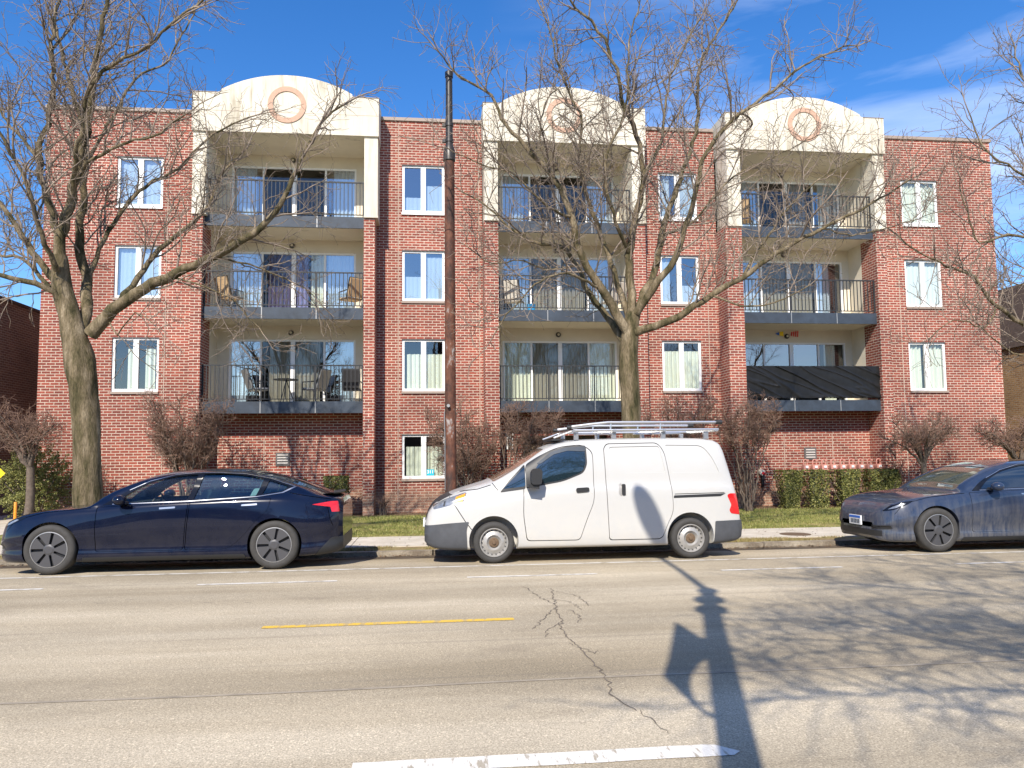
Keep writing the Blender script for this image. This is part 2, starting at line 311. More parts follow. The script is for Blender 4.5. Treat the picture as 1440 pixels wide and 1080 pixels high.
# ------------------------------------------------------------------ helpers
def prop(o, label=None, cat=None, group=None, kind=None):
    if label: o['label'] = label
    if cat: o['category'] = cat
    if group: o['group'] = group
    if kind: o['kind'] = kind
    return o
def empty(name, loc, label, cat, group=None):
    o = bpy.data.objects.new(name, None); COL.objects.link(o); o.location = loc; o.empty_display_size = .2
    return prop(o, label, cat, group)
class MB:
    def __init__(s): s.v = []; s.f = []; s.m = []; s.mi = 0
    def add(s, vs, fs):
        n = len(s.v); s.v += [tuple(v) for v in vs]; s.f += [tuple(i+n for i in f) for f in fs]; s.m += [s.mi]*len(fs); return s
    def box(s, x0, x1, y0, y1, z0, z1):
        return s.add([(x0,y0,z0),(x1,y0,z0),(x1,y1,z0),(x0,y1,z0),(x0,y0,z1),(x1,y0,z1),(x1,y1,z1),(x0,y1,z1)],
                     [(0,3,2,1),(4,5,6,7),(0,1,5,4),(1,2,6,5),(2,3,7,6),(3,0,4,7)])
    def quad(s, a, b, c, d): return s.add([a, b, c, d], [(0, 1, 2, 3)])
    def tube(s, pts, rad, n=6, cap=True):
        pts = [Vector(p) for p in pts]; k = len(pts)
        if not hasattr(rad, '__len__'): rad = [rad]*k
        vs = []; prev = None
        for i, p in enumerate(pts):
            d = (pts[min(i+1, k-1)] - pts[max(i-1, 0)]).normalized()
            if prev is None:
                a = Vector((0, 0, 1)) if abs(d.z) < .9 else Vector((1, 0, 0)); prev = d.cross(a).normalized()
            u = (prev - d*prev.dot(d))
            u = u.normalized() if u.length > 1e-6 else d.orthogonal().normalized()
            w = d.cross(u); prev = u
            for j in range(n):
                a = 2*math.pi*j/n; vs.append(p + (u*math.cos(a) + w*math.sin(a))*rad[i])
        fs = [(i*n+j, i*n+(j+1) % n, (i+1)*n+(j+1) % n, (i+1)*n+j) for i in range(k-1) for j in range(n)]
        if cap: fs += [tuple(range(n-1, -1, -1)), tuple((k-1)*n+j for j in range(n))]
        return s.add(vs, fs)
    def lathe(s, prof, c=(0, 0, 0), ax='z', n=32):
        vs = []
        for (r, h) in prof:
            for j in range(n):
                a = 2*math.pi*j/n
                p = {'z': (r*math.cos(a), r*math.sin(a), h), 'y': (r*math.cos(a), h, r*math.sin(a)), 'x': (h, r*math.cos(a), r*math.sin(a))}[ax]
                vs.append((c[0]+p[0], c[1]+p[1], c[2]+p[2]))
        k = len(prof)
        return s.add(vs, [(i*n+j, i*n+(j+1) % n, (i+1)*n+(j+1) % n, (i+1)*n+j) for i in range(k-1) for j in range(n)])
    def prism(s, poly, y0, y1, ax='y'):
        n = len(poly)
        def P(a, b, h): return {'y': (a, h, b), 'z': (a, b, h), 'x': (h, a, b)}[ax]
        vs = [P(a, b, y0) for a, b in poly] + [P(a, b, y1) for a, b in poly]
        return s.add(vs, [tuple(range(n)), tuple(range(2*n-1, n-1, -1))] + [(i, n+i, n+(i+1) % n, (i+1) % n) for i in range(n)])
    def mesh(s, name, mats, loc=(0, 0, 0), smooth=False, fix=True, ang=40):
        me = bpy.data.meshes.new(name)
        l = Vector(loc)
        me.from_pydata([(v[0]-l[0], v[1]-l[1], v[2]-l[2]) for v in s.v], [], s.f)
        if not isinstance(mats, (list, tuple)): mats = [mats]
        for m_ in mats: me.materials.append(m_)
        if len(mats) > 1: me.polygons.foreach_set('material_index', s.m)
        if fix:
            bm = bmesh.new(); bm.from_mesh(me); bmesh.ops.recalc_face_normals(bm, faces=bm.faces); bm.to_mesh(me); bm.free()
        if smooth:
            me.polygons.foreach_set('use_smooth', [True]*len(me.polygons)); me.set_sharp_from_angle(angle=R(ang))
        me.update(); return me
    def build(s, name, mats, parent=None, smooth=False, fix=True, world=True, ang=40):
        loc = (0, 0, 0)
        if parent is not None and world:
            p = parent; loc = Vector((0, 0, 0))
            while p is not None: loc = loc + p.location; p = p.parent
        me = s.mesh(name, mats, loc, smooth, fix, ang)
        o = bpy.data.objects.new(name, me); COL.objects.link(o)
        if parent is not None: o.parent = parent
        return o
def thing(mb, name, mats, label, cat, group=None, smooth=False, fix=True, origin=None):
    """one-mesh top-level thing, origin moved to its base"""
    if origin is None:
        xs = [v[0] for v in mb.v]; ys = [v[1] for v in mb.v]; zs = [v[2] for v in mb.v]
        origin = ((min(xs)+max(xs))/2, (min(ys)+max(ys))/2, min(zs))
    me = mb.mesh(name, mats, origin, smooth, fix); o = bpy.data.objects.new(name, me); COL.objects.link(o); o.location = origin
    return prop(o, label, cat, group)
def kids(o): return [c for c in bpy.data.objects if c.parent == o]
def copy_tree(o, parent=None):
    c = o.copy(); COL.objects.link(c); c.parent = parent
    for ch in kids(o): copy_tree(ch, c)
    return c

# ------------------------------------------------------------------ ground
def strip(name, y0, y1, z0, z1, m, x0=-90, x1=110, kind='structure'):
    mb = MB(); mb.quad((x0, y0, z0), (x1, y0, z0), (x1, y1, z1), (x0, y1, z1))
    return prop(mb.build(name, m, fix=False), kind=kind)
GZ = -.05
g = MB(); g.quad((-400, -400, -.30), (400, -400, -.30), (400, 400, -.30), (-400, 400, -.30)); prop(g.build('ground', M['mulch'], fix=False), kind='structure')
r = MB()
for a, b in [((-11.3, 0), (-26.5, 0)), ((-10.4, -.035), (-11.3, 0)), ((-9.19, -.115), (-10.4, -.035))]:
    r.quad((-90, b[0], b[1]), (110, b[0], b[1]), (110, a[0], a[1]), (-90, a[0], a[1]))
prop(r.build('road', M['asphalt'], fix=False), kind='structure')
strip('gutter', -9.80, -9.19, -.0705, -.111, M['dirt'])
k = MB()
for i in range(-30, 37): k.box(i*3.+.012, i*3.+2.988, -9.2+.004*(i % 3), -9.02, -.3, -.025-.004*(i % 2))
prop(k.build('kerb', M['kerb']), kind='structure')
strip('verge', -9.02, -8.5, -.035, -.035, M['drygrass'])
s_ = MB()
x = -60.
while x < 80:
    s_.box(x+.008, x+1.5-.008, -8.5, -6.78, -.2, -.022); x += 1.5
prop(s_.build('sidewalk', M['concrete']), kind='structure')
strip('lawn', -6.78, -1.15, -.04, -.05, M['grass'], -9.6, 24)
strip('planting_bed', -1.15, .15, -.052, -.045, M['mulch'], -11.2, 19)
strip('driveway', -6.78, 14, -.046, -.046, M['concrete'], -40, -9.6)
strip('side_yard', -6.78, 14, -.054, -.054, M['drygrass'], 19, 60)
s2 = MB(); s2.box(-90, 110, -40, -26.5, -.25, .05)
prop(s2.build('near_sidewalk', M['concrete']), kind='structure')
# road markings
def marking(name, x0, x1, y, w, m, ang=0., tip=False):
    mb = MB(); c, s = math.cos(ang), math.sin(ang); n = max(2, int((x1-x0)/.12)); rnd = random.Random(int(x0*100)+int(y*10))
    top = []; bot = []
    for i in range(n+1):
        u = (x1-x0)*i/n; jt = rnd.uniform(-.004, .004)
        top.append((x0+u, y+w/2+jt+u*s, .004)); bot.append((x0+u, y-w/2+jt+u*s, .004))
    if tip: top[-2] = (x1-.17, y+w/2, .004); top[-1] = (x1-.10, y+w/2-.012, .004); bot[-1] = (x1, bot[-1][1]+.05, .004); bot[-2] = (x1-.05, y-w/2, .004)
    for i in range(n): mb.quad(bot[i], bot[i+1], top[i+1], top[i])
    return prop(mb.build(name, m, fix=False), kind='structure')
marking('parking_line', -40, 60, -11.37, .075, M['road_white_thin'])
for x0 in [-14.2, -10.0, -6.6, -2.99, .45, 3.94, 7.4, 10.9, 14.4]:
    marking('lane_dash', x0, x0+1.75, -12.36, .085, M['road_white_thin'])
for x0 in [-11.5, -1.61, 9.5]: marking('centre_dash', x0, x0+2.4, -14.97, .10, M['road_yellow'])
for x0 in [-9.5, -.42, 8.7]: marking('near_lane_dash', x0, x0+2.06, -18.37, .16, M['road_white'], tip=True)
sm = MB(); n = 120
for i in range(n):
    a, b = -30+i*.5, -29.5+i*.5
    ya, yb = -17.0+.02*math.sin(a*1.3)+(a*.004), -17.0+.02*math.sin(b*1.3)+(b*.004)
    sm.quad((a, ya-.018, .003), (b, yb-.018, .003), (b, yb+.018, .003), (a, ya+.018, .003))
prop(sm.build('road_seam', M['seam'], fix=False), kind='structure')
def gpt(px, py):
    d = fw*FPX + rt*(px-CX) - up*(py-CY-SH); t = -CAM.z/d.z; return CAM + d*t
ck = MB(); rnd = random.Random(4)
def crack(pts, w):
    P = [gpt(*p) for p in pts]; Q = []
    for a, b in zip(P[:-1], P[1:]):
        k = max(2, int((b-a).length/.045))
        for i in range(k): Q.append(a.lerp(b, i/k) + Vector((rnd.gauss(0, .014), rnd.gauss(0, .010), 0)))
    Q.append(P[-1]); n = len(Q)
    for i in range(n-1):
        d = (Q[i+1]-Q[i]); d.z = 0; d.normalize(); s = Vector((-d.y, d.x, 0))
        w0 = w*(.5+rnd.random())*.5; 
        ck.quad(*[(v.x, v.y, .0045) for v in (Q[i]-s*w0, Q[i+1]-s*w0, Q[i+1]+s*w0, Q[i]+s*w0)])
crack([(775, 828), (782, 855), (795, 895), (815, 912), (832, 932), (850, 950), (858, 975), (876, 990), (895, 1000)], .009)
crack([(735, 825), (760, 840), (780, 850)], .008); crack([(780, 855), (765, 870), (748, 884)], .007); crack([(782, 832), (812, 838), (828, 852)], .007)
crack([(800, 858), (815, 866), (812, 876)], .008); crack([(770, 842), (800, 846), (818, 858)], .006); crack([(788, 875), (770, 885), (766, 897)], .006)
crack([(840, 915), (838, 920), (800, 905)], .005); crack([(895, 1000), (925, 1018), (940, 1032)], .006)
prop(ck.build('road_crack', M['tar'], fix=False), kind='structure')
mh = MB(); mh.lathe([(0.001, -.016), (.3, -.016), (.3, -.0195)], (7.2, -8.0, 0), n=28); thing(mh, 'manhole_cover', M['rustbrown'], 'brown round cover set in the sidewalk behind the van tail', 'manhole cover', fix=True)

# ------------------------------------------------------------------ apartment building
BX0, BX1, BTOP = -11.15, 18.5, 11.93
FL = [3.2, 5.92, 8.62]
bld = empty('apartment_building', (3.7, 0, GZ), 'red brick apartment building of four storeys with three cream arched balcony bays', 'building')
def wall(mb, x0, x1, z0, z1, Y, holes=(), d=.12):
    xs = sorted({x0, x1, *[h[0] for h in holes], *[h[1] for h in holes]}); zs = sorted({z0, z1, *[h[2] for h in holes], *[h[3] for h in holes]})
    for i in range(len(xs)-1):
        for j in range(len(zs)-1):
            cx, cz = (xs[i]+xs[i+1])/2, (zs[j]+zs[j+1])/2
            if any(h[0] < cx < h[1] and h[2] < cz < h[3] for h in holes): continue
            mb.quad((xs[i], Y, zs[j]), (xs[i+1], Y, zs[j]), (xs[i+1], Y, zs[j+1]), (xs[i], Y, zs[j+1]))
    for h in holes:
        a, b, c, e = h
        mb.quad((a, Y, c), (a, Y, e), (a, Y+d, e), (a, Y+d, c)); mb.quad((b, Y, e), (b, Y, c), (b, Y+d, c), (b, Y+d, e))
        mb.quad((a, Y, e), (b, Y, e), (b, Y+d, e), (a, Y+d, e)); mb.quad((b, Y, c), (a, Y, c), (a, Y+d, c), (b, Y+d, c))
ROWS = [(9.0, 10.5), (6.28, 7.84), (3.55, 5.13)]
WX = [(-9.17, -7.87), (-.91, .38), (7.10, 8.36), (15.27, 16.55)]
wins = [(a, b, c, d, i, j) for i, (a, b) in enumerate(WX) for j, (c, d) in enumerate(ROWS)] + [(-.91, .38, .95, 2.27, 1, 3)]
bays = [dict(o=(-6.5, -1.98), p=(-6.79, -1.66), st=(-6.80, -1.58), d=(-6.14, -2.36), c=-4.18, ci=(-6.42, -1.97)),
        dict(o=(1.95, 6.05), p=(1.53, 6.43), st=(1.55, 6.45), d=(2.2, 5.88), c=3.98, ci=(1.95, 6.04)),
        dict(o=(9.47, 13.85), p=(8.95, 14.17), st=(9.04, 14.19), d=(9.87, 13.62), c=11.58, ci=(9.47, 13.82))]
wl = MB()
segs = [(BX0, bays[0]['p'][0]), (bays[0]['p'][1], bays[1]['p'][0]), (bays[1]['p'][1], bays[2]['p'][0]), (bays[2]['p'][1], BX1)]
for i, (a, b) in enumerate(segs):
    wall(wl, a, b, -.35, BTOP-.06, 0, [w[:4] for w in wins if w[4] == i])
wl.quad((BX0, 14, -.35), (BX0, 0, -.35), (BX0, 0, BTOP-.06), (BX0, 14, BTOP-.06)); wl.quad((BX1, 0, -.35), (BX1, 14, -.35), (BX1, 14, BTOP-.06), (BX1, 0, BTOP-.06))
wl.quad((BX1, 14, -.35), (BX0, 14, -.35), (BX0, 14, BTOP-.06), (BX1, 14, BTOP-.06))
for k, b in enumerate(bays):
    holes = [(2.72, 5.35, -.35, 2.2)] if k == 1 else []
    wall(wl, b['o'][0], b['o'][1], -.35, 2.95, .1, holes, .3)
wl.build('brick_wall', M['brick'], bld, fix=False)
for b in bays:
    for x0, x1 in ((b['p'][0], b['o'][0]), (b['o'][1], b['p'][1])):
        MB().box(x0, x1, -.75, .1, -.35, 8.58).build('brick_pier', M['brick'], bld)
    for x0, x1 in ((b['st'][0], b['ci'][0]), (b['ci'][1], b['st'][1])):
        mb = MB().box(x0, x1, -.80, .102, 8.58, 11.02); mb.box(x0-.012, x1+.012, -.812, .0, 8.56, 8.60); mb.build('stucco_column', M['stucco'], bld)
    rw = MB()
    wall(rw, b['o'][0], b['o'][1], 2.9, 11.1, .85, [(b['d'][0], b['d'][1], f+.04, f+2.02) for f in FL], .1)
    for x, s in ((b['o'][0], 1), (b['o'][1], -1)):
        rw.quad((x, .1, 2.9), (x, .85, 2.9), (x, .85, 11.1), (x, .1, 11.1)) 
    rw.quad((b['o'][0], -.5, 11.0), (b['o'][1], -.5, 11.0), (b['o'][1], .85, 11.0), (b['o'][0], .85, 11.0))
    rw.build('recess_wall', M['stucco_shade'], bld, fix=False)
    # arched parapet
    x0, x1 = b['st'][0]-.03, b['st'][1]+.03; c = b['c']; hw = 1.86
    poly = [(x0, 10.98), (x1, 10.98), (x1, 12.13)]
    rr = (hw*hw+.42*.42)/(2*.42); 
    poly.append((c+hw+.12, 12.13)); poly.append((c+hw, 12.17))
    hh = 12.72; rr = (hw*hw+(hh-12.22)**2)/(2*(hh-12.22))
    for i in range(25):
        a = -math.asin(hw/rr)+2*math.asin(hw/rr)*i/24; poly.append((c-rr*math.sin(a), hh-rr+rr*math.cos(a)))
    poly += [(c-hw, 12.17), (c-hw-.12, 12.13), (x0, 12.13)]
    mb = MB().prism(poly, -.86, -.5); mb.box(x0, x0+.3, -.5, .3, 10.98, 12.13); mb.box(x1-.3, x1, -.5, .3, 10.98, 12.13)
    par = mb.build('arched_parapet', M['stucco'], bld)
    gl = MB().box(x0+.01, x1-.01, -.863, -.855, 11.585, 11.597); gl.build('groove', M['caulk'], par)
    rg = MB(); rg.lathe([(.40, -.86), (.40, -.885), (.545, -.885), (.545, -.86)], (c, 0, 11.83), 'y', 48); rg.build('ring', M['terracotta'], par)
    for q0, q1 in ((x0-.015, c-hw-.1), (c+hw+.1, x1+.015)): MB().box(q0, q1, -.875, -.48, 12.131, 12.145).build('cap', M['coping'], par)
for (a, b) in segs:
    mb = MB().box(a-(.04 if a == BX0 else 0), b+(.04 if b == BX1 else 0), -.05, .3, BTOP-.07, BTOP+.03); mb.build('coping', M['coping'], bld)
MB().box(BX0+.02, BX1-.02, .85, 13.98, 11.3, 11.5).build('roof', M['shingle'], bld)
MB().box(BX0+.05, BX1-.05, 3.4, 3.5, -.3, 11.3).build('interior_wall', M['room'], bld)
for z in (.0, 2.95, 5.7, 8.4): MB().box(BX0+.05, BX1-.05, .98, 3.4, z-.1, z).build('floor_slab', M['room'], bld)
# control joints
cj = MB()
for x in (-7.72, -6.98, -1.02, .55, 1.42, 6.62, 8.62, 15.05, 14.28): cj.box(x-.011, x+.011, -.003, .0, -.05, 11.8)
for x in (-4.9, -3.0, 11.0, 12.6): cj.box(x-.011, x+.011, .097, .1, -.05, 2.2)
cj.build('control_joint', M['caulk'], bld)

def drape(mb, x0, x1, z0, z1, Y, amp=.03, per=.11, seed=0):
    rn = random.Random(seed); n = max(4, int((x1-x0)/.02)); ph = rn.random()*6
    row = []
    for i in range(n+1):
        u = x0+(x1-x0)*i/n; row.append((u, Y+amp*math.sin(2*math.pi*u/per+ph)+amp*.5*math.sin(2*math.pi*u/(per*1.7)+ph*2)))
    for (a, ya), (b, yb) in zip(row[:-1], row[1:]):
        mb.quad((a, ya, z0), (b, yb, z0), (b, yb, z1), (a, ya, z1))
RN = ['ground floor', 'first floor', 'second floor', 'top floor']
wcur = {  # (column,row): list of (u0,u1,ztop fraction, material)
 (0, 0): [(.0, 1., 1., 'blind')], (0, 1): [(.0, 1., 1., 'blind')], (0, 2): [(.28, .5, .8, 'curtain'), (.66, .9, .8, 'curtain')],
 (1, 0): [(.0, .5, .35, 'blind'), (.5, 1., .6, 'blind')], (1, 1): [(.0, .5, .5, 'blind'), (.5, 1., .9, 'blind')], (1, 2): [(.1, .5, .72, 'curtain'), (.55, 1., .72, 'curtain')], (1, 3): [(.08, .5, .72, 'curtain'), (.5, 1., .72, 'curtain')],
 (2, 0): [(.1, .35, 1., 'curtain'), (.6, 1., 1., 'curtain')], (2, 1): [(.0, .3, 1., 'blind'), (.5, 1., .4, 'blind')], (2, 2): [(.05, 1., .8, 'curtain')],
 (3, 0): [(.0, 1., 1., 'curtain')], (3, 1): [(.0, 1., 1., 'blind')], (3, 2): [(.05, .42, 1., 'curtain'), (.6, 1., 1., 'curtain')]}
for (a, b, c, d, i, j) in wins:
    t = .075; f = MB(); Y0, Y1 = .045, .11
    f.box(a, a+t, Y0, Y1, c, d); f.box(b-t, b, Y0, Y1, c, d); f.box(a+t, b-t, Y0, Y1, d-t, d); f.box(a+t, b-t, Y0, Y1, c, c+t*1.1)
    mx = (a+b)/2; f.box(mx-.075, mx+.075, Y0-.004, Y1, c+t*1.1, d-t)
    w = f.build('window', M['white_frame'], bld)
    MB().box(a-.01, b+.01, -.045, .045, c-.07, c-.001).build('sill', M['coping'] if j else M['white_frame'], w)
    MB().box(a+.001, b-.001, .0, .043, d-.022, d-.001).build('head_trim', M['vent'], w)
    for x0, x1 in ((a+t, mx-.075), (mx+.075, b-t)):
        MB().quad((x0, .085, c+t), (x1, .085, c+t), (x1, .085, d-t), (x0, .085, d-t)).build('pane', M['glass_blue'] if (i in (0, 1, 2) and j < 2) else M['glass'], w, fix=False)
    for n_, (u0, u1, zf, mm) in enumerate(wcur.get((i, j), [])):
        cu = MB(); drape(cu, a+(b-a)*u0+.02, a+(b-a)*u1-.02, c+.02, c+(d-c)*zf, .17, .035 if mm != 'blind' else .008, .13, i*9+j*3+n_)
        cu.build('curtain', M[mm], w, fix=False)
    if (i, j) == (1, 3):
        x0 = mx+.085; st = MB().box(x0, x0+.22, .074, .078, c+.09, c+.27).build('sticker', M['teal'], w)
        cu = bpy.data.curves.new('txt', 'FONT'); cu.body = '311'; cu.size = .13; cu.align_x = 'CENTER'; cu.offset = .004; cu.extrude = .001
        to = bpy.data.objects.new('tmp', cu); COL.objects.link(to); dg = bpy.context.evaluated_depsgraph_get(); me = bpy.data.meshes.new_from_object(to.evaluated_get(dg)); bpy.data.objects.remove(to)
        me.transform(Matrix.Translation((x0+.11, .072, c+.155)) @ Matrix.Rotation(R(90), 4, 'X')); me.materials.append(M['white'])
        # lettering is part of the sticker mesh
        bm = bmesh.new(); bm.from_mesh(st.data); off = bld.location + w.location
        for f_ in bm.faces: f_.material_index = 0
        nf = len(bm.faces); me.transform(Matrix.Translation(-off)); bm.from_mesh(me)
        bm.faces.ensure_lookup_table()
        for f_ in bm.faces[nf:]: f_.material_index = 1
        bm.to_mesh(st.data); bm.free(); st.data.materials.append(M['white'])
# doors, balconies
def railing(mb, x0, x1, z, Y=-.56, left=False, right=False):
    zt, zb = z+1.07, z+.09
    mb.box(x0, x1, Y-.022, Y+.022, zt-.035, zt); mb.box(x0, x1, Y-.014, Y+.014, zb-.02, zb+.005)
    n = int(round((x1-x0)/.115))
    for i in range(n+1):
        u = x0+(x1-x0)*i/n
        mb.box(u-.0105, u+.0105, Y-.0105, Y+.0105, zb+.005, zt-.035)
    for u in (x0+.02, x0+(x1-x0)*.36, x0+(x1-x0)*.7, x1-.02): mb.box(u-.018, u+.018, Y-.018, Y+.0179, z, zt-.035)
    for on, u in ((left, x0), (right, x1)):
        if on:
            mb.box(u-.02, u+.02, Y, .1, zt-.035, zt+.001); mb.box(u-.012, u+.012, Y, .1, zb-.02, zb+.004)
            for i in range(1, 6): v = Y+.112*i; mb.box(u-.0075, u+.0075, v-.0075, v+.0075, zb, zt-.035)
door_style = {  # glass per panel, curtain spans (u0,u1,mat)
 (0, 0): (['glass_blue', 'screen', 'screen', 'glass_blue'], [(.0, .14, 'blind'), (.86, 1., 'blind'), (.3, .5, 'curtain'), (.5, .72, 'curtain')]),
 (0, 1): (['glass_blue', 'screen', 'glass', 'glass_blue'], [(.0, .25, 'blind'), (.28, .5, 'purple'), (.5, .62, 'purple'), (.62, .75, 'curtain'), (.76, 1., 'blind')]),
 (0, 2): (['glass_blue', 'screen', 'screen', 'glass_blue'], [(.0, .2, 'blind'), (.8, 1., 'blind')]),
 (1, 0): (['glass', 'screen', 'screen', 'glass'], [(.0, 1., 'curtain')]),
 (1, 1): (['glass_blue', 'screen', 'screen', 'glass_blue'], [(.0, .24, 'blind'), (.26, .74, 'curtain'), (.76, 1., 'blind')]),
 (1, 2): (['glass_blue', 'screen', 'screen', 'glass_blue'], [(.0, .2, 'blind'), (.76, 1., 'blind')]),
 (2, 0): (['glass_blue', 'glass_blue', 'glass_blue', 'glass'], [(.8, .92, 'curtain')]),
 (2, 1): (['glass_blue', 'screen', 'screen', 'glass_blue'], [(.0, .24, 'blind'), (.26, .74, 'curtain'), (.76, .9, 'blind')]),
 (2, 2): (['glass_blue', 'screen', 'screen', 'glass_blue'], [(.0, .24, 'blind'), (.5, .7, 'blind'), (.8, 1., 'blind')])}
for k, b in enumerate(bays):
    for j, z in enumerate(FL):
        x0, x1 = b['o'][0]+.004, b['o'][1]-.004
        s = MB().box(x0, x1, -.55, .849, z-.29, z)
        sl = s.build('balcony', M['stucco_shade'], bld)
        fx0, fx1 = x0, x1+(.0)
        f = MB().box(fx0, fx1, -.60, -.553, z-.325, z+.012); f.build('fascia', M['fascia'], sl)
        if j < 3:
            for u in (fx0+(fx1-fx0)*.36, fx0+(fx1-fx0)*.7): MB().box(u-.012, u+.012, -.604, -.60, z-.32, z+.01).build('seam_plate', M['galv'], sl)
        r_ = MB(); railing(r_, x0+.01, x1-.01, z); r_.build('railing', M['rail'], sl)
        d0, d1 = b['d']; z0, z1 = z+.04, z+2.02; t = .05
        w_ = (d1-d0)/4; f = MB(); Ya, Yb = .87, .94
        f.box(d0, d1, Ya, Yb, z1-.06, z1); f.box(d0, d1, Ya, Yb, z0, z0+.07)
        for i in range(5):
            u = d0+w_*i; hw = {0: (0, .06), 4: (-.06, 0), 2: (-.065, .065)}.get(i, (-.03, .03)); f.box(u+hw[0], u+hw[1], Ya-(.01 if i == 2 else 0), Yb-.001, z0+.07, z1-.06)
        dr = f.build('patio_door', M['white_frame'], bld)
        gs, cs = door_style[(k, j)]
        for i in range(4):
            MB().quad((d0+w_*i+.03, .905, z0+.05), (d0+w_*(i+1)-.03, .905, z0+.05), (d0+w_*(i+1)-.03, .905, z1-.05), (d0+w_*i+.03, .905, z1-.05)).build('pane', M[gs[i]], dr, fix=False)
        for q, (u0, u1, mm) in enumerate(cs):
            cu = MB(); drape(cu, d0+(d1-d0)*u0+.05, d0+(d1-d0)*u1-.03, z0+.02, z1-.04, .99, .03, .12, k*31+j*7+q); cu.build('curtain', M[mm], dr, fix=False)
        lx = b['c']+(.0 if k else -.12); lz = z+2.22
        lm = MB(); lm.lathe([(.001, .85), (.075, .85), (.085, .80), (.06, .76), (.001, .755)], (lx, 0, lz), 'y', 16); lo = lm.build('wall_lamp', M['lamp'], bld, smooth=True)
        lg = MB(); lg.lathe([(.001, .745), (.035, .75), (.05, .775)], (lx, 0, lz), 'y', 14); lg.build('lamp_glass', M['lampglass'], lo, smooth=True)
# entrance, vents, lantern
e_ = MB().box(2.72, 5.35, .40, .46, -.3, 2.2); ed = e_.build('entrance', M['wood'], bld)
e2 = MB()
for x in (2.74, 3.38, 4.02, 4.66, 5.29): e2.box(x-.03, x+.03, .36, .40, -.2, 2.19)
e2.box(2.72, 5.35, .365, .399, 1.72, 1.8); e2.build('trim', M['vent'], ed)
for x0, x1 in ((3.42, 3.98), (4.06, 4.62)): MB().quad((x0, .395, .5), (x1, .395, .5), (x1, .395, 1.7), (x0, .395, 1.7)).build('pane', M['glass'], ed, fix=False)
for x in (-4.36, 11.84):
    v = MB().box(x-.2, x+.2, .07, .1, 1.38, 1.76); vo = v.build('vent', M['vent'], bld)
    v2 = MB()
    for i in range(4): v2.box(x-.15, x+.15, .05, .07, 1.44+i*.078, 1.475+i*.078)
    v2.build('louvre', M['ventw'], vo)
ln = MB().box(2.2, 2.42, .07, .1, 1.8, 2.3); lo = ln.build('lantern', M['white_frame'], bld)
l2 = MB().box(2.25, 2.37, .0, .07, 1.93, 2.2); l2.box(2.24, 2.38, -.01, .07, 2.2, 2.24); l2.box(2.26, 2.36, .01, .07, 1.85, 1.93); l2.build('lantern_case', M['galv'], lo)
al = MB(); al.lathe([(.001, -.02), (.09, -.02), (.10, .03), (.10, .1)], (10.2, 0, 1.0), 'y', 16); ao = al.build('alarm_bell', M['cream_fabric'], bld, smooth=True)
MB().lathe([(.001, -.07), (.04, -.06), (.05, -.02)], (10.23, 0, .97), 'y', 12).build('lens', M['redlamp'], ao, smooth=True)
MB().box(10.19, 10.25, .0, .1, .55, .9).build('pipe', M['black_plastic'], ao)
# neighbouring buildings
nb = empty('neighbour_building', (-18.5, 8, GZ), 'brown brick building in shade at the left edge across the driveway', 'building')
def sheet_holes(mb, X, y0, y1, z0, z1): mb.quad((X, y0, z0), (X, y1, z0), (X, y1, z1), (X, y0, z1))
mb = MB().box(-24, -13, -3, 20, 1.6, 6.5); mb.build('brick_wall', M['brown_brick'], nb)
MB().box(-24, -12.98, -3.02, 20, -.3, 1.6).build('painted_base', M['mauve'], nb)
MB().box(-24.05, -12.95, -3.05, 20.05, 6.5, 6.58).build('coping', M['shingle'], nb)
nb2 = empty('neighbour_building', (26, 6, GZ), 'tan brick building with dark shingled roof beyond the right end of the red building', 'building')
MB().box(22, 36, -2.0, 20, -.3, 5.5).build('brick_wall', M['tan_brick'], nb2)
MB().prism([(21.9, 5.5), (36.1, 5.5), (35.5, 8.0), (22.5, 8.0)], -2.1, 20.1).build('roof', M['shingle'], nb2)

# the other side of the street, behind the camera: seen only as reflections in glass and paint
nb3 = empty('opposite_building', (0, -48, 0), 'dark brick block on the opposite side of the road, mirrored faintly in car doors', 'building')
ob = MB(); oh = [(-38+i*6.2, -38+i*6.2+2.4, z, z+1.7) for i in range(13) for z in (1.2, 4.3)]
for i, h in enumerate(oh): pass
def wall_back(mb, x0, x1, z0, z1, Y, holes, d):
    m2 = MB(); wall(m2, x0, x1, z0, z1, 0, holes, d); mb.add([(v[0], Y-v[1], v[2]) for v in m2.v], m2.f)
wall_back(ob, -42, 44, 0, 7.2, -44, oh, .2); ob.build('brick_wall', M['brown_brick'], nb3, fix=False)
for a, b, c, d in oh: MB().quad((a, -44.18, c), (b, -44.18, c), (b, -44.18, d), (a, -44.18, d)).build('pane', M['carglass_dark'], nb3, fix=False)
MB().box(-42, 44, -56, -44.25, 0, 7.1).build('block', M['shingle'], nb3)

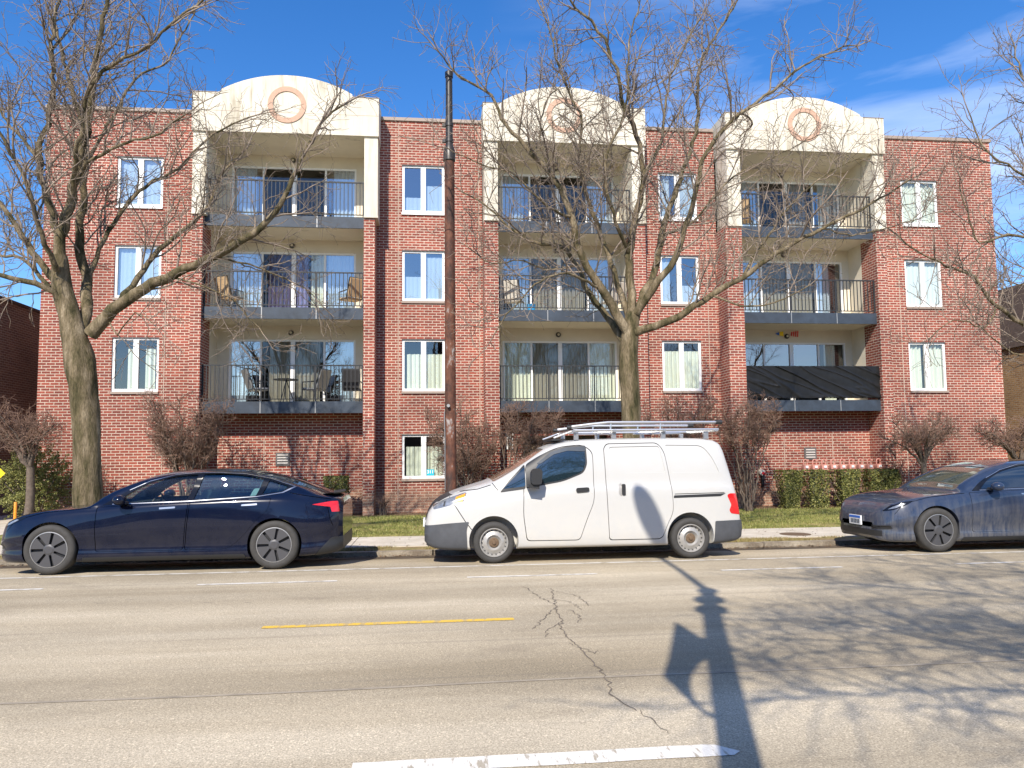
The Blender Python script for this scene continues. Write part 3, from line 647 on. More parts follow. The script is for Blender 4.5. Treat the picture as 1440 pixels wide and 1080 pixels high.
# ------------------------------------------------------------------ vehicles
def pchip(xs, ys, x):
    xs = np.array(xs, float); ys = np.array(ys, float); h = np.diff(xs); d = np.diff(ys)/h; m = np.zeros(len(xs))
    m[0], m[-1] = d[0], d[-1]
    for i in range(1, len(xs)-1):
        if d[i-1]*d[i] > 0:
            w1, w2 = 2*h[i]+h[i-1], h[i]+2*h[i-1]; m[i] = (w1+w2)/(w1/d[i-1]+w2/d[i])
    i = min(max(int(np.searchsorted(xs, x))-1, 0), len(h)-1); t = (x-xs[i])/h[i]; t = min(max(t, 0), 1)
    return (2*t**3-3*t**2+1)*ys[i]+(t**3-2*t*t+t)*h[i]*m[i]+(-2*t**3+3*t*t)*ys[i+1]+(t**3-t*t)*h[i]*m[i+1]
def catmull(P, k):
    out = []
    Q = [(-P[1][0], P[1][1])] + list(P) + [(-P[-2][0], P[-2][1])]
    for i in range(1, len(Q)-2):
        p0, p1, p2, p3 = [np.array(q, float) for q in Q[i-1:i+3]]
        def tj(a, p, q): return a + max(np.linalg.norm(q-p), 1e-4)**.5
        t0 = 0; t1 = tj(t0, p0, p1); t2 = tj(t1, p1, p2); t3 = tj(t2, p2, p3)
        for j in range(k):
            t = t1+(t2-t1)*j/k
            A1 = (t1-t)/(t1-t0)*p0+(t-t0)/(t1-t0)*p1; A2 = (t2-t)/(t2-t1)*p1+(t-t1)/(t2-t1)*p2; A3 = (t3-t)/(t3-t2)*p2+(t-t2)/(t3-t2)*p3
            B1 = (t2-t)/(t2-t0)*A1+(t-t0)/(t2-t0)*A2; B2 = (t3-t)/(t3-t1)*A2+(t-t1)/(t3-t1)*A3
            out.append((t2-t)/(t2-t1)*B1+(t-t1)/(t2-t1)*B2)
    out.append(np.array(P[-1], float)); return out
def loft(sec, xs, off=0., k=5):
    """closed body from half sections; sec(x) gives control points (y, z) from underside centre to roof centre"""
    vs = []; n = None; c = None
    rings = []
    for x in xs:
        P = sec(x)
        H = catmull(P, k)
        if off:
            H2 = []
            for i, p in enumerate(H):
                a = H[max(i-1, 0)]; b = H[min(i+1, len(H)-1)]; t = b-a; nrm = np.array([t[1], -t[0]]); L = np.linalg.norm(nrm)
                q = p + nrm/max(L, 1e-6)*off
                if i in (0, len(H)-1): q[0] = 0
                q[0] = max(q[0], 0); H2.append(q)
            H = H2
        ring = [(p[0], p[1]) for p in H] + [(-p[0], p[1]) for p in H[-2:0:-1]]
        rings.append(ring)
    n = len(rings[0]); mb = MB()
    xa = xs[0]-off; xb = xs[-1]+off
    for i, (x, r_) in enumerate(zip(xs, rings)):
        xx = xa if i == 0 else xb if i == len(xs)-1 else x
        mb.v += [(xx, y, z) for y, z in r_]
    for i in range(len(xs)-1):
        for j in range(n):
            a, b = i*n+j, i*n+(j+1) % n; mb.f.append((a, b, b+n, a+n))
    for i0, rev in ((0, False), ((len(xs)-1)*n, True)):
        h = n//2
        for j in range(h):           # cap quads between mirrored points
            a, b, c2, d = j, j+1, (n-j-1) % n, (n-j) % n
            f = [i0+a, i0+b, i0+c2, i0+d]; f = list(dict.fromkeys(f))
            if len(f) > 2: mb.f.append(tuple(f))
    mb.m = [0]*len(mb.f)
    return mb.mesh('tmp', M['dark'])
def tri_mesh(me):
    bm = bmesh.new(); bm.from_mesh(me); bmesh.ops.remove_doubles(bm, verts=bm.verts, dist=1e-5); bmesh.ops.triangulate(bm, faces=bm.faces); bmesh.ops.recalc_face_normals(bm, faces=bm.faces); bm.to_mesh(me); bm.free(); return me
def boolean(a, cutters, op='DIFFERENCE'):
    oa = bpy.data.objects.new('ba', a); COL.objects.link(oa); tmp = [oa]
    for c in cutters:
        oc = bpy.data.objects.new('bc', c); COL.objects.link(oc); tmp.append(oc)
        m_ = oa.modifiers.new('b', 'BOOLEAN'); m_.operation = op; m_.object = oc; m_.solver = BSOLVER
    dg = bpy.context.evaluated_depsgraph_get(); me = bpy.data.meshes.new_from_object(oa.evaluated_get(dg))
    for o in tmp: bpy.data.objects.remove(o)
    return me
BSOLVER = 'EXACT'
try:
    _m = bpy.data.objects.new('x', bpy.data.meshes.new('x')); _k = _m.modifiers.new('b', 'BOOLEAN'); _k.solver = 'MANIFOLD'; BSOLVER = 'MANIFOLD'; bpy.data.objects.remove(_m)
except Exception: pass
def rpoly(pts, r_=.03, k=4):
    out = []; n = len(pts)
    for i, p in enumerate(pts):
        rr = r_
        if len(p) > 2: rr = p[2]
        a, b, c = Vector(pts[i-1][:2]), Vector(p[:2]), Vector(pts[(i+1) % n][:2])
        if rr <= 0: out.append(tuple(b)); continue
        u, v = (a-b), (c-b); d = min(rr, u.length*.45, v.length*.45)
        s, e = b+u.normalized()*d, b+v.normalized()*d
        for q in range(k+1): t = q/k; w = s*(1-t)**2+b*2*t*(1-t)+e*t*t; out.append(tuple(w))
    return out
def pm(poly, a, b, ax='y'): return tri_mesh(MB().prism(poly, a, b, ax).mesh('c', M['dark']))
def line_cut(pts, w, y0, y1):
    """thin closed prism along an open polyline in x-z"""
    P = [Vector(p) for p in pts]; L = []; Rr = []
    for i, p in enumerate(P):
        d = (P[min(i+1, len(P)-1)]-P[max(i-1, 0)]).normalized(); n = Vector((-d.y, d.x)); L.append(tuple(p+n*w/2)); Rr.append(tuple(p-n*w/2))
    return pm(L+Rr[::-1], y0, y1)
def finish(me, mats, name, parent, ang=28, assign=None):
    me = me.copy() if me.users else me
    bm = bmesh.new(); bm.from_mesh(me); bmesh.ops.remove_doubles(bm, verts=bm.verts, dist=2e-5); bmesh.ops.dissolve_degenerate(bm, edges=bm.edges, dist=1e-5)
    for f in bm.faces:
        f.material_index = assign(f.calc_center_median(), f.normal) if assign else 0
    bm.to_mesh(me); bm.free()
    me.materials.clear()
    for m_ in (mats if isinstance(mats, (list, tuple)) else [mats]): me.materials.append(m_)
    me.polygons.foreach_set('use_smooth', [True]*len(me.polygons)); me.set_sharp_from_angle(angle=R(ang)); me.update(); me.name = name
    o = bpy.data.objects.new(name, me); COL.objects.link(o)
    if parent is not None: o.parent = parent
    return o
def stations(L, extra=(), n=70):
    xs = [L*i/n for i in range(n+1)] + list(extra)
    xs = sorted(set(round(x, 4) for x in xs if 0 <= x <= L)); out = [xs[0]]
    for x in xs[1:]:
        if x-out[-1] > .008: out.append(x)
    if out[-1] != L: out[-1] = L
    return out

# ---- sedan
SU = [.17, .195, .24, .35, .57, .94, 1.31, 1.45, 1.61, 1.91, 2.25, 2.59, 3.05, 3.44, 3.80, 4.19, 4.51, 4.75, 4.93, 5.0, 5.03]
ZT = [.55, .62, .675, .77, .855, .91, .935, .955, 1.095, 1.255, 1.37, 1.43, 1.45, 1.44, 1.385, 1.285, 1.165, 1.065, 1.03, 1.0, .93]
SX = [.17, .195, .25, .36, .57, 1.0, 1.6, 2.2, 3.0, 3.7, 4.1, 4.5, 4.8, 4.95, 5.03]
W2 = [.48, .58, .69, .80, .885, .93, .915, .915, .92, .93, .935, .91, .84, .75, .66]
WS = [.42, .52, .62, .73, .81, .86, .86, .87, .875, .87, .86, .82, .76, .70, .62]
ZS = [.50, .565, .62, .70, .775, .845, .90, .965, 1.0, 1.02, 1.02, 1.0, .97, .94, .86]
ZB = [.24, .20, .17, .16, .16, .16, .155, .155, .155, .155, .16, .17, .19, .21, .25]
def sedan(x):
    p = lambda X, Y: float(pchip(X, Y, x))
    zt = p(SU, ZT); w2 = p(SX, W2); ws = p(SX, WS); zs = min(p(SX, ZS), zt-.02); zb = p(SX, ZB)
    cab = max(0., min(1., (zt-zs-.10)/.25)); cab = cab*cab*(3-2*cab)
    h = zt-zs
    a = (ws*(1-.10*cab)-.02, zs+h*(.42*cab+.45*(1-cab)))
    w5 = .60*cab+(ws*.62)*(1-cab)
    bpt = (ws*.86*(1-cab)+(.70)*cab, zs+h*(.72*(1-cab)+.80*cab))
    c = (w5, zt-(.035*cab+.012*(1-cab)))
    z2 = zb+(zs-zb)*.62
    return [(0, zb), (w2*.55, zb), (w2-.08, zb+.005), (w2-.03, zb+.085), (w2-.042, zb+.21), (w2, z2-.03), (ws+.028, zs-.06), (ws, zs), a, bpt, c, (c[0]*.5, zt-.006), (0, zt)]
def wheel(parent, x, z, r_, kind, y_out, tw=.21):
    w = MB(); 
    prof = [(r_*.68, 0), (r_*.74, -.010), (r_*.80, -.022), (r_*.93, -.014), (r_*.985, .006), (r_, .03), (r_, tw-.03), (r_*.97, tw), (r_*.66, tw)]
    w.lathe([(a, b) for a, b in prof], (0, 0, 0), 'y', 56)
    ty = w.mesh('wheel', M['tyre'], smooth=True, ang=50); o = bpy.data.objects.new('wheel', ty); COL.objects.link(o); o.parent = parent; o.location = (x, y_out, z)
    if y_out > 0: o.rotation_euler = (0, 0, math.pi)
    rm = MB(); R0 = r_*(.735 if kind == 'sedan' else .69)
    if kind == 'sedan':
        rm.lathe([(R0*1.0, .004), (R0*.985, -.012), (R0*.94, -.014), (R0*.93, .01), (R0*.93, .03)], (0, 0, 0), 'y', 48)
        ri = rm.mesh('rim', M['rimline'], smooth=True); ro = bpy.data.objects.new('rim', ri); COL.objects.link(ro); ro.parent = o
        bk = MB(); bk.lathe([(.001, .035), (R0*.95, .035)], (0, 0, 0), 'y', 40); b_ = bpy.data.objects.new('wheel_shade_backing', bk.mesh('brake_disc', M['black_plastic'])); b_.name = 'brake_disc'; COL.objects.link(b_); b_.parent = o  # black disc added as painted shade behind the wheel cover slots
        cv = MB(); n = 7
        for i in range(n):
            a0 = 2*math.pi*i/n+.2; a1 = a0+2*math.pi/n; am = (a0+a1)/2; hw = (a1-a0)/2
            poly = []
            for t in np.linspace(-1, 1, 9):
                a = am+hw*t*.80; poly.append((R0*.935*math.sin(a), R0*.935*math.cos(a)))
            for t in np.linspace(.45, -.45, 3):
                a = am+hw*t; poly.append((R0*.27*math.sin(a), R0*.27*math.cos(a)))
            cv.prism(poly, -.010, .02)
        cv.lathe([(.001, -.016), (R0*.2, -.016), (R0*.30, -.008), (R0*.31, .02)], (0, 0, 0), 'y', 28)
        co = bpy.data.objects.new('wheel_cover', cv.mesh('wheel_cover', M['rimgrey'])); COL.objects.link(co); co.parent = o
    else:
        rm.lathe([(R0*1.02, -.002), (R0*1.0, -.016), (R0*.955, -.016), (R0*.93, .006), (R0*.86, .03), (R0*.80, .028), (R0*.62, -.004), (R0*.52, -.008), (R0*.42, .018), (R0*.34, .03), (R0*.30, .01), (.001, .01)], (0, 0, 0), 'y', 48)
        ro = bpy.data.objects.new('rim', rm.mesh('rim', M['steelrim'], smooth=True)); COL.objects.link(ro); ro.parent = o
        hb = MB()
        for i in range(18):
            a = 2*math.pi*i/18; c_, s_ = math.cos(a), math.sin(a); q = R0*.845
            hb.lathe([(.001, .012), (.0085, .012), (.0085, .03)], (q*c_, 0, q*s_), 'y', 8)
        ho = bpy.data.objects.new('vent_holes', hb.mesh('vent_holes', M['black_plastic'])); COL.objects.link(ho); ho.parent = o
        h2 = MB(); h2.lathe([(.001, -.022), (.026, -.02), (.034, .0), (.07, .004), (.075, .01)], (0, 0, 0), 'y', 24)
        for i in range(5):
            a = 2*math.pi*i/5+.3; h2.lathe([(.001, -.004), (.009, -.004), (.009, .01)], (.052*math.cos(a), 0, .052*math.sin(a)), 'y', 6)
        h_ = bpy.data.objects.new('hub', h2.mesh('hub', M['rustbrown'])); COL.objects.link(h_); h_.parent = o
    return o
def well_assign(arches, rr, ylim, extra=None):
    def f(c, n):
        for ax_, az_ in arches:
            if (c.x-ax_)**2+(c.z-az_)**2 < (rr+.004)**2 and abs(c.y) > .3 and c.z < az_+rr+.01: return 1
        if extra and extra(c, n): return 1
        return 0
    return f
def build_sedan():
    root = empty('sedan_car', (0, 0, 0), 'x', 'car')
    L = 5.03; xs = [x+.17 for x in stations(L-.17, [q-.17 for q in SU+SX], 84)]
    outer = tri_mesh(loft(sedan, xs)); cyl = []
    arches = [(1.0, .35), (4.08, .35)]
    for ax_, az_ in arches:
        for s in (-1, 1):
            c = MB(); n = 40; c.prism([(ax_+.385*math.cos(2*math.pi*i/n), az_+.385*math.sin(2*math.pi*i/n)) for i in range(n)], s*.60, s*1.2); cyl.append(tri_mesh(c.mesh('c', M['dark'])))
    inner = tri_mesh(loft(sedan, [x for x in xs if 1.62 < x < 4.45], -.045))
    cavbox = tri_mesh(MB().box(1.62, 4.42, -.84, .84, .62, 1.6).mesh('c', M['dark']))
    cav = boolean(inner, [cavbox], 'INTERSECT')
    fw_ = rpoly([(1.83, .985, .02), (2.845, 1.008, .02), (2.95, 1.372, .03), (2.62, 1.352, .1), (2.28, 1.262, .1), (2.02, 1.13, .1)], .03)
    rw_ = rpoly([(2.925, 1.012, .02), (3.80, 1.058, .02), (3.885, 1.298, .02), (3.62, 1.35, .1), (3.35, 1.378, .1), (3.03, 1.378, .02)], .03)
    qw_ = rpoly([(3.885, 1.078, .01), (3.965, 1.275, .02), (4.25, 1.185, .03), (4.17, 1.115, .03)], .02)
    sw = [pm(q, -1.2, 1.2) for q in (fw_, rw_, qw_)]
    wsP = rpoly([(1.50, -.66), (1.50, .66), (2.16, .56), (2.16, -.56)], .06); ws = pm([(a, b) for a, b in wsP], .9, 1.7, 'z')
    rgP = rpoly([(3.72, -.53), (3.72, .53), (4.60, .60), (4.60, -.60)], .06); rg = pm(rgP, 1.06, 1.7, 'z')
    rfP = rpoly([(2.24, -.50), (2.24, .50), (3.64, .50), (3.64, -.50)], .06); rf = pm(rfP, 1.3, 1.7, 'z')
    greenh = rpoly([(1.66, .955, .02), (2.85, .985, .3), (3.82, 1.035, .2), (4.17, 1.085, .1), (4.35, 1.175, .03), (3.97, 1.315, .3), (3.62, 1.385, .3), (3.2, 1.412, .3), (2.9, 1.408, .3), (2.62, 1.385, .3), (2.27, 1.297, .3), (2.0, 1.17, .3)], .03)
    # door outlines (below the glass)
    fd = rpoly([(1.60, .93, .02), (1.60, .30, .05), (2.80, .30, .04), (2.87, .975, .02)], .03)
    rd = rpoly([(2.885, .978, .02), (2.815, .30, .04), (3.42, .30, .08), (3.62, .46, .2), (3.80, .68, .25), (3.99, .86, .1), (4.02, 1.02, .02), (3.8, 1.015, .1)], .03)
    doors = [pm(q, -1.2, -.70) for q in (fd, rd)]
    body = boolean(outer, cyl+[cav]+sw+[ws, rg]+doors)
    # shut lines: bonnet, boot, fender gaps, far side doors
    cuts = [line_cut([(.36, .60), (.50, .765), (.9, .865), (1.3, .905), (1.52, .92)], .008, -1.2, -.60),
            line_cut([(4.28, 1.09), (4.5, 1.045), (4.72, 1.01), (4.86, .985)], .009, -1.2, -.4), line_cut([(4.80, .97), (4.86, .70), (4.90, .60)], .008, -1.2, -.4)]
    for q in cuts: body = boolean(body, [q])
    wa = well_assign(arches, .385, .6)
    def asg(c, n):
        if 1.63 < c.x < 4.41 and .61 < c.z < 1.42 and abs(c.y) < .84 and n.y*c.y+n.z*(c.z-.9)*1.5 < -.02: return 2
        return wa(c, n)
    bo = finish(body, [M['navy'], M['black_plastic'], M['liner']], 'body', root, assign=asg)
    shrink = lambda poly, d: [(a+(sum(p[0] for p in poly)/len(poly)-a)*d, b+(sum(p[1] for p in poly)/len(poly)-b)*d) for a, b in poly]
    dl = []
    for q in (fd, rd):
        me = boolean(outer, [pm(shrink(q, .014), -1.2, -.72)]+[], 'INTERSECT'); me = boolean(me, cyl[:])
        dl.append(finish(me, [M['navy'], M['black_plastic']], 'door', root, assign=well_assign(arches, .385, .6)))
    # character-line accent and handles
    for d_, (hx, hz) in zip(dl, ((2.58, .90), (3.72, .925))):
        sh = tri_mesh(loft(sedan, xs, .006))
        me = boolean(sh, [pm(rpoly([(hx-.11, hz-.012), (hx+.11, hz), (hx+.11, hz+.024), (hx-.11, hz+.012)], .01), -1.2, -.8)], 'INTERSECT'); finish(me, M['chrome'], 'handle', d_)
    # glass panes as a thin shell
    s1 = tri_mesh(loft(sedan, xs, -.010)); s2 = tri_mesh(loft(sedan, xs, -.016))
    shell = boolean(s1, [s2])
    for q, nm, m_ in ((fw_, 'window', M['carglass_clear']), (rw_, 'window', M['carglass_tint']), (qw_, 'window', M['carglass_tint'])):
        for ya, yb in ((-1.2, 0), (0, 1.2)):
            me = boolean(shell, [pm(shrink(q, -.02), ya, yb)], 'INTERSECT'); finish(me, m_, nm, root, 50)
    for q, z0, nm, m_ in ((wsP, .9, 'windscreen', M['carglass_tint']), (rgP, 1.06, 'rear_window', M['carglass_dark'])):
        me = boolean(shell, [pm(shrink(q, -.02), z0, 1.7, 'z')], 'INTERSECT'); finish(me, m_, nm, root, 50)
    def patch(poly, off, m_, nm, y0=-1.2, y1=-.3, parent=root, cut=(), ax='y', ang=40):
        sh = tri_mesh(loft(sedan, xs, off)); me = boolean(sh, [pm(poly, y0, y1, ax)], 'INTERSECT')
        if cut: me = boolean(me, list(cut))
        return finish(me, m_, nm, parent, ang)
    for s in (-1, 1):
        a, b = (-1.2, -.4) if s < 0 else (.4, 1.2)
        patch(greenh, .0025, M['gloss_black'], 'window_surround', a, b, cut=[cav]+sw)
    patch(rfP, .003, M['carglass_dark'], 'glass_roof', 1.3, 1.7, ax='z')
    # bright lower window trim
    tr = rpoly([(1.80, .962), (2.85, .99), (3.82, 1.042), (4.18, 1.092), (4.36, 1.178), (4.33, 1.185), (4.16, 1.102), (3.82, 1.052), (2.85, 1.0), (1.80, .972)], 0); patch(tr, .0045, M['chrome'], 'window_trim', -1.2, -.5, cut=[cav])
    tr2 = rpoly([(2.0, 1.158), (2.27, 1.283), (2.62, 1.371), (2.9, 1.394), (3.2, 1.398), (3.62, 1.371), (3.97, 1.301), (4.34, 1.178), (4.34, 1.186), (3.97, 1.309), (3.62, 1.379), (3.2, 1.406), (2.9, 1.402), (2.62, 1.379), (2.27, 1.291), (2.0, 1.166)], 0); patch(tr2, .0045, M['chrome'], 'window_trim', -1.2, -.4, cut=[cav])
    # lamps
    for s in (-1, 1):
        a, b = (-1.2, -.42) if s < 0 else (.42, 1.2)
        hl = patch(rpoly([(.24, .635), (.36, .665), (.60, .775), (.66, .815), (.54, .80), (.34, .735)], .03), .003, M['gloss_black'] , 'headlight', a, b)
        patch(rpoly([(.30, .672), (.40, .70), (.54, .768), (.50, .775), (.36, .715)], .01), .005, M['clear_lens'], 'lamp', a, b, parent=hl)
        patch(rpoly([(4.60, .915), (4.86, .875), (4.88, .80), (4.99, .80), (4.96, .955), (4.86, .955)], .015), .004, M['red_lens'], 'tail_light', a, b)
        patch(rpoly([(.06, .40), (.30, .42), (.34, .36), (.10, .33)], .02), .002, M['black_plastic'], 'side_intake', a, b)
    patch(rpoly([(-.2, -.62), (-.2, .62), (.4, .62), (.4, -.62)], 0), .003, M['black_plastic'], 'lower_grille', .235, .33, ax='z')
    # rear bumper insert, spoiler, diffuser
    patch(rpoly([(4.60, .12), (4.74, .28), (4.88, .43), (5.2, .43), (5.2, .1), (4.6, .05)], .03), .004, M['black_plastic'], 'rear_diffuser', -1.2, 1.2)
    sp = MB()
    for i in range(12):
        y0, y1 = -.62+1.24*i/12, -.62+1.24*(i+1)/12; f_ = lambda y: 4.93-.10*(y/.62)**2
        sp.quad((f_(y0)-.2, y0, 1.045), (f_(y1)-.2, y1, 1.045), (f_(y1)+.06, y1, 1.075), (f_(y0)+.06, y0, 1.075)); sp.quad((f_(y0)+.06, y0, 1.075), (f_(y1)+.06, y1, 1.075), (f_(y1)+.05, y1, 1.055), (f_(y0)+.05, y0, 1.055)); sp.quad((f_(y0)+.05, y0, 1.055), (f_(y1)+.05, y1, 1.055), (f_(y1)-.2, y1, 1.02), (f_(y0)-.2, y0, 1.02))
    sp.build('spoiler', M['black_plastic'], root, world=False)
    sk = patch(rpoly([(1.42, .16), (3.68, .16), (3.66, .225), (1.44, .225)], .02), .006, M['black_plastic'], 'sill', -1.2, 1.2)
    # mirrors
    for s in (-1, 1):
        mm = bmesh.new(); bmesh.ops.create_icosphere(mm, subdivisions=3, radius=1)
        for v in mm.verts:
            co = v.co; co.x = co.x*.105*(1.0 if co.x < 0 else .75); co.z = co.z*.072; co.y *= .10
        bmesh.ops.translate(mm, verts=mm.verts, vec=(1.98, s*1.02, 1.03)); me = bpy.data.meshes.new('wing_mirror'); mm.to_mesh(me); mm.free(); finish(me, M['navy'], 'wing_mirror', root, 60)
        MB().prism([(1.90, .975), (2.03, .975), (2.02, 1.01), (1.92, 1.01)], s*.86, s*.98).build('mirror_arm', M['black_plastic'], root, world=False)
    for ax_, az_ in arches:
        wheel(root, ax_, az_-.002, .348, 'sedan', -.905); wheel(root, ax_, az_-.002, .348, 'sedan', .905)
    # interior
    st = MB()
    def seat(mb, x, y, w=.24):
        mb.prism(rpoly([(x-.28, .62), (x+.18, .60), (x+.22, .72), (x-.26, .76)], .04), y-w, y+w)
        mb.prism(rpoly([(x+.14, .70), (x+.26, .70), (x+.50, 1.14), (x+.38, 1.16)], .04), y-w*.95, y+w*.95)
        mb.prism(rpoly([(x+.41, 1.14), (x+.50, 1.13), (x+.55, 1.28), (x+.46, 1.29)], .03), y-.12, y+.12)
    for y in (-.36, .36): seat(st, 2.62, y)
    st.build('front_seats', M['seat_dark'], root, world=False)
    st = MB()
    for y in (-.36, .36): seat(st, 3.35, y, .3)
    st.build('rear_seat', M['seat_white'], root, world=False)
    db = MB().prism(rpoly([(1.66, .64), (2.02, .64), (2.04, .90), (1.94, .955), (1.66, .945)], .04), -.76, .76); db.build('dashboard', M['seat_dark'], root, world=False)
    sw_ = MB(); pts = []
    for i in range(25):
        a = 2*math.pi*i/24; pts.append((2.22+.09*math.cos(a)*.9, -.36+.175*math.sin(a), .93+.155*math.cos(a)))
    sw_.tube(pts, .014, 6, cap=False); sw_.tube([(2.0, -.36, .86), (2.2, -.36, .93)], .03, 8); sw_.build('steering_wheel', M['black_plastic'], root, world=False, smooth=True)
    return root
import time as _t; _t0 = _t.time()
RY = -10.235
car_a = build_sedan(); car_a.location = (-6.37, RY, 0); car_a.rotation_euler = (0, 0, 0)
prop(car_a, 'glossy midnight blue sedan parked at the left in front of the big tree')
car_b = copy_tree(car_a); car_b.location = (7.01, RY-.02, 0)
prop(car_b, 'dusty blue grey sedan parked at the right edge with a front licence plate')
swap = {'navy': 'slate', 'carglass_clear': 'carglass_dark', 'carglass_tint': 'carglass_dark'}
byname = {M[a].name: M[b] for a, b in swap.items()}
def remat(o):
    if o.type == 'MESH' and any(m_ and m_.name in byname for m_ in o.data.materials):
        o.data = o.data.copy()
        for i, m_ in enumerate(o.data.materials):
            if m_ and m_.name in byname: o.data.materials[i] = byname[m_.name]
    for c in kids(o): remat(c)
remat(car_b)
for o in kids(car_b):
    if o.name.startswith('windscreen'):
        o.data = o.data.copy(); o.data.materials[0] = glass_mat('dusty windscreen', base=(.05, .06, .05), refl=.10)
pl = MB(); pl.box(.135, .16, -.17, .17, .385, .54); po = pl.build('licence_plate', M['plate'], car_b, world=False)
pb = MB(); pb.box(.131, .1348, -.16, .16, .495, .53); pb.build('plate_band', M['plateblue'], po, world=False)
pc = MB()
for i, hh_ in enumerate((.0, .0, .0, .0, .0, .0)): pc.box(.132, .1348, -.13+i*.045, -.102+i*.045, .405, .475)
pc.build('plate_letters', M['fascia'], po, world=False)

# ---- van
VU = [0, .05, .12, .22, .40, .7, .98, 1.28, 1.60, 1.86, 2.1, 2.45, 3.6, 4.32, 4.54, 4.65, 4.70, 4.76, 4.83, 4.88, 4.92]
VT = [.60, .76, .86, .94, 1.03, 1.13, 1.215, 1.365, 1.56, 1.72, 1.805, 1.85, 1.868, 1.858, 1.835, 1.785, 1.69, 1.47, 1.15, .82, .6]
VX = [0, .05, .15, .35, .7, 1.1, 1.5, 2.0, 2.5, 3.8, 4.3, 4.55, 4.76, 4.87, 4.92]
V2 = [.62, .68, .745, .81, .85, .865, .87, .87, .87, .87, .865, .85, .82, .79, .75]
VS = [.56, .63, .70, .77, .80, .815, .825, .835, .84, .84, .835, .82, .79, .77, .73]
VZ = [.54, .66, .77, .86, .93, .98, 1.04, 1.10, 1.13, 1.14, 1.14, 1.14, 1.10, .9, .54]
VB = [.33, .27, .235, .212, .205, .205, .21, .21, .21, .21, .215, .23, .25, .27, .30]
def van(x):
    p = lambda X, Y: float(pchip(X, Y, x))
    zt = p(VU, VT); w2 = p(VX, V2); ws = p(VX, VS); zs = min(p(VX, VZ), zt-.03); zb = p(VX, VB)
    cab = max(0., min(1., (zt-zs-.12)/.35)); cab = cab*cab*(3-2*cab); h = zt-zs
    a = ((ws-.035)*cab+(ws-.03)*(1-cab), zs+h*.45)
    bp = ((ws-.095)*cab+(ws*.88)*(1-cab), zs+h*(.80*cab+.75*(1-cab)))
    c = ((ws-.16)*cab+(ws*.66)*(1-cab), zt-(.028*cab+.012))
    return [(0, zb), (w2*.6, zb), (w2-.05, zb+.005), (w2-.012, zb+.09), (w2, zb+(zs-zb)*.5), (ws+.022, zs-.06), (ws, zs), a, bp, c, (c[0]*.5, zt-.005), (0, zt)]
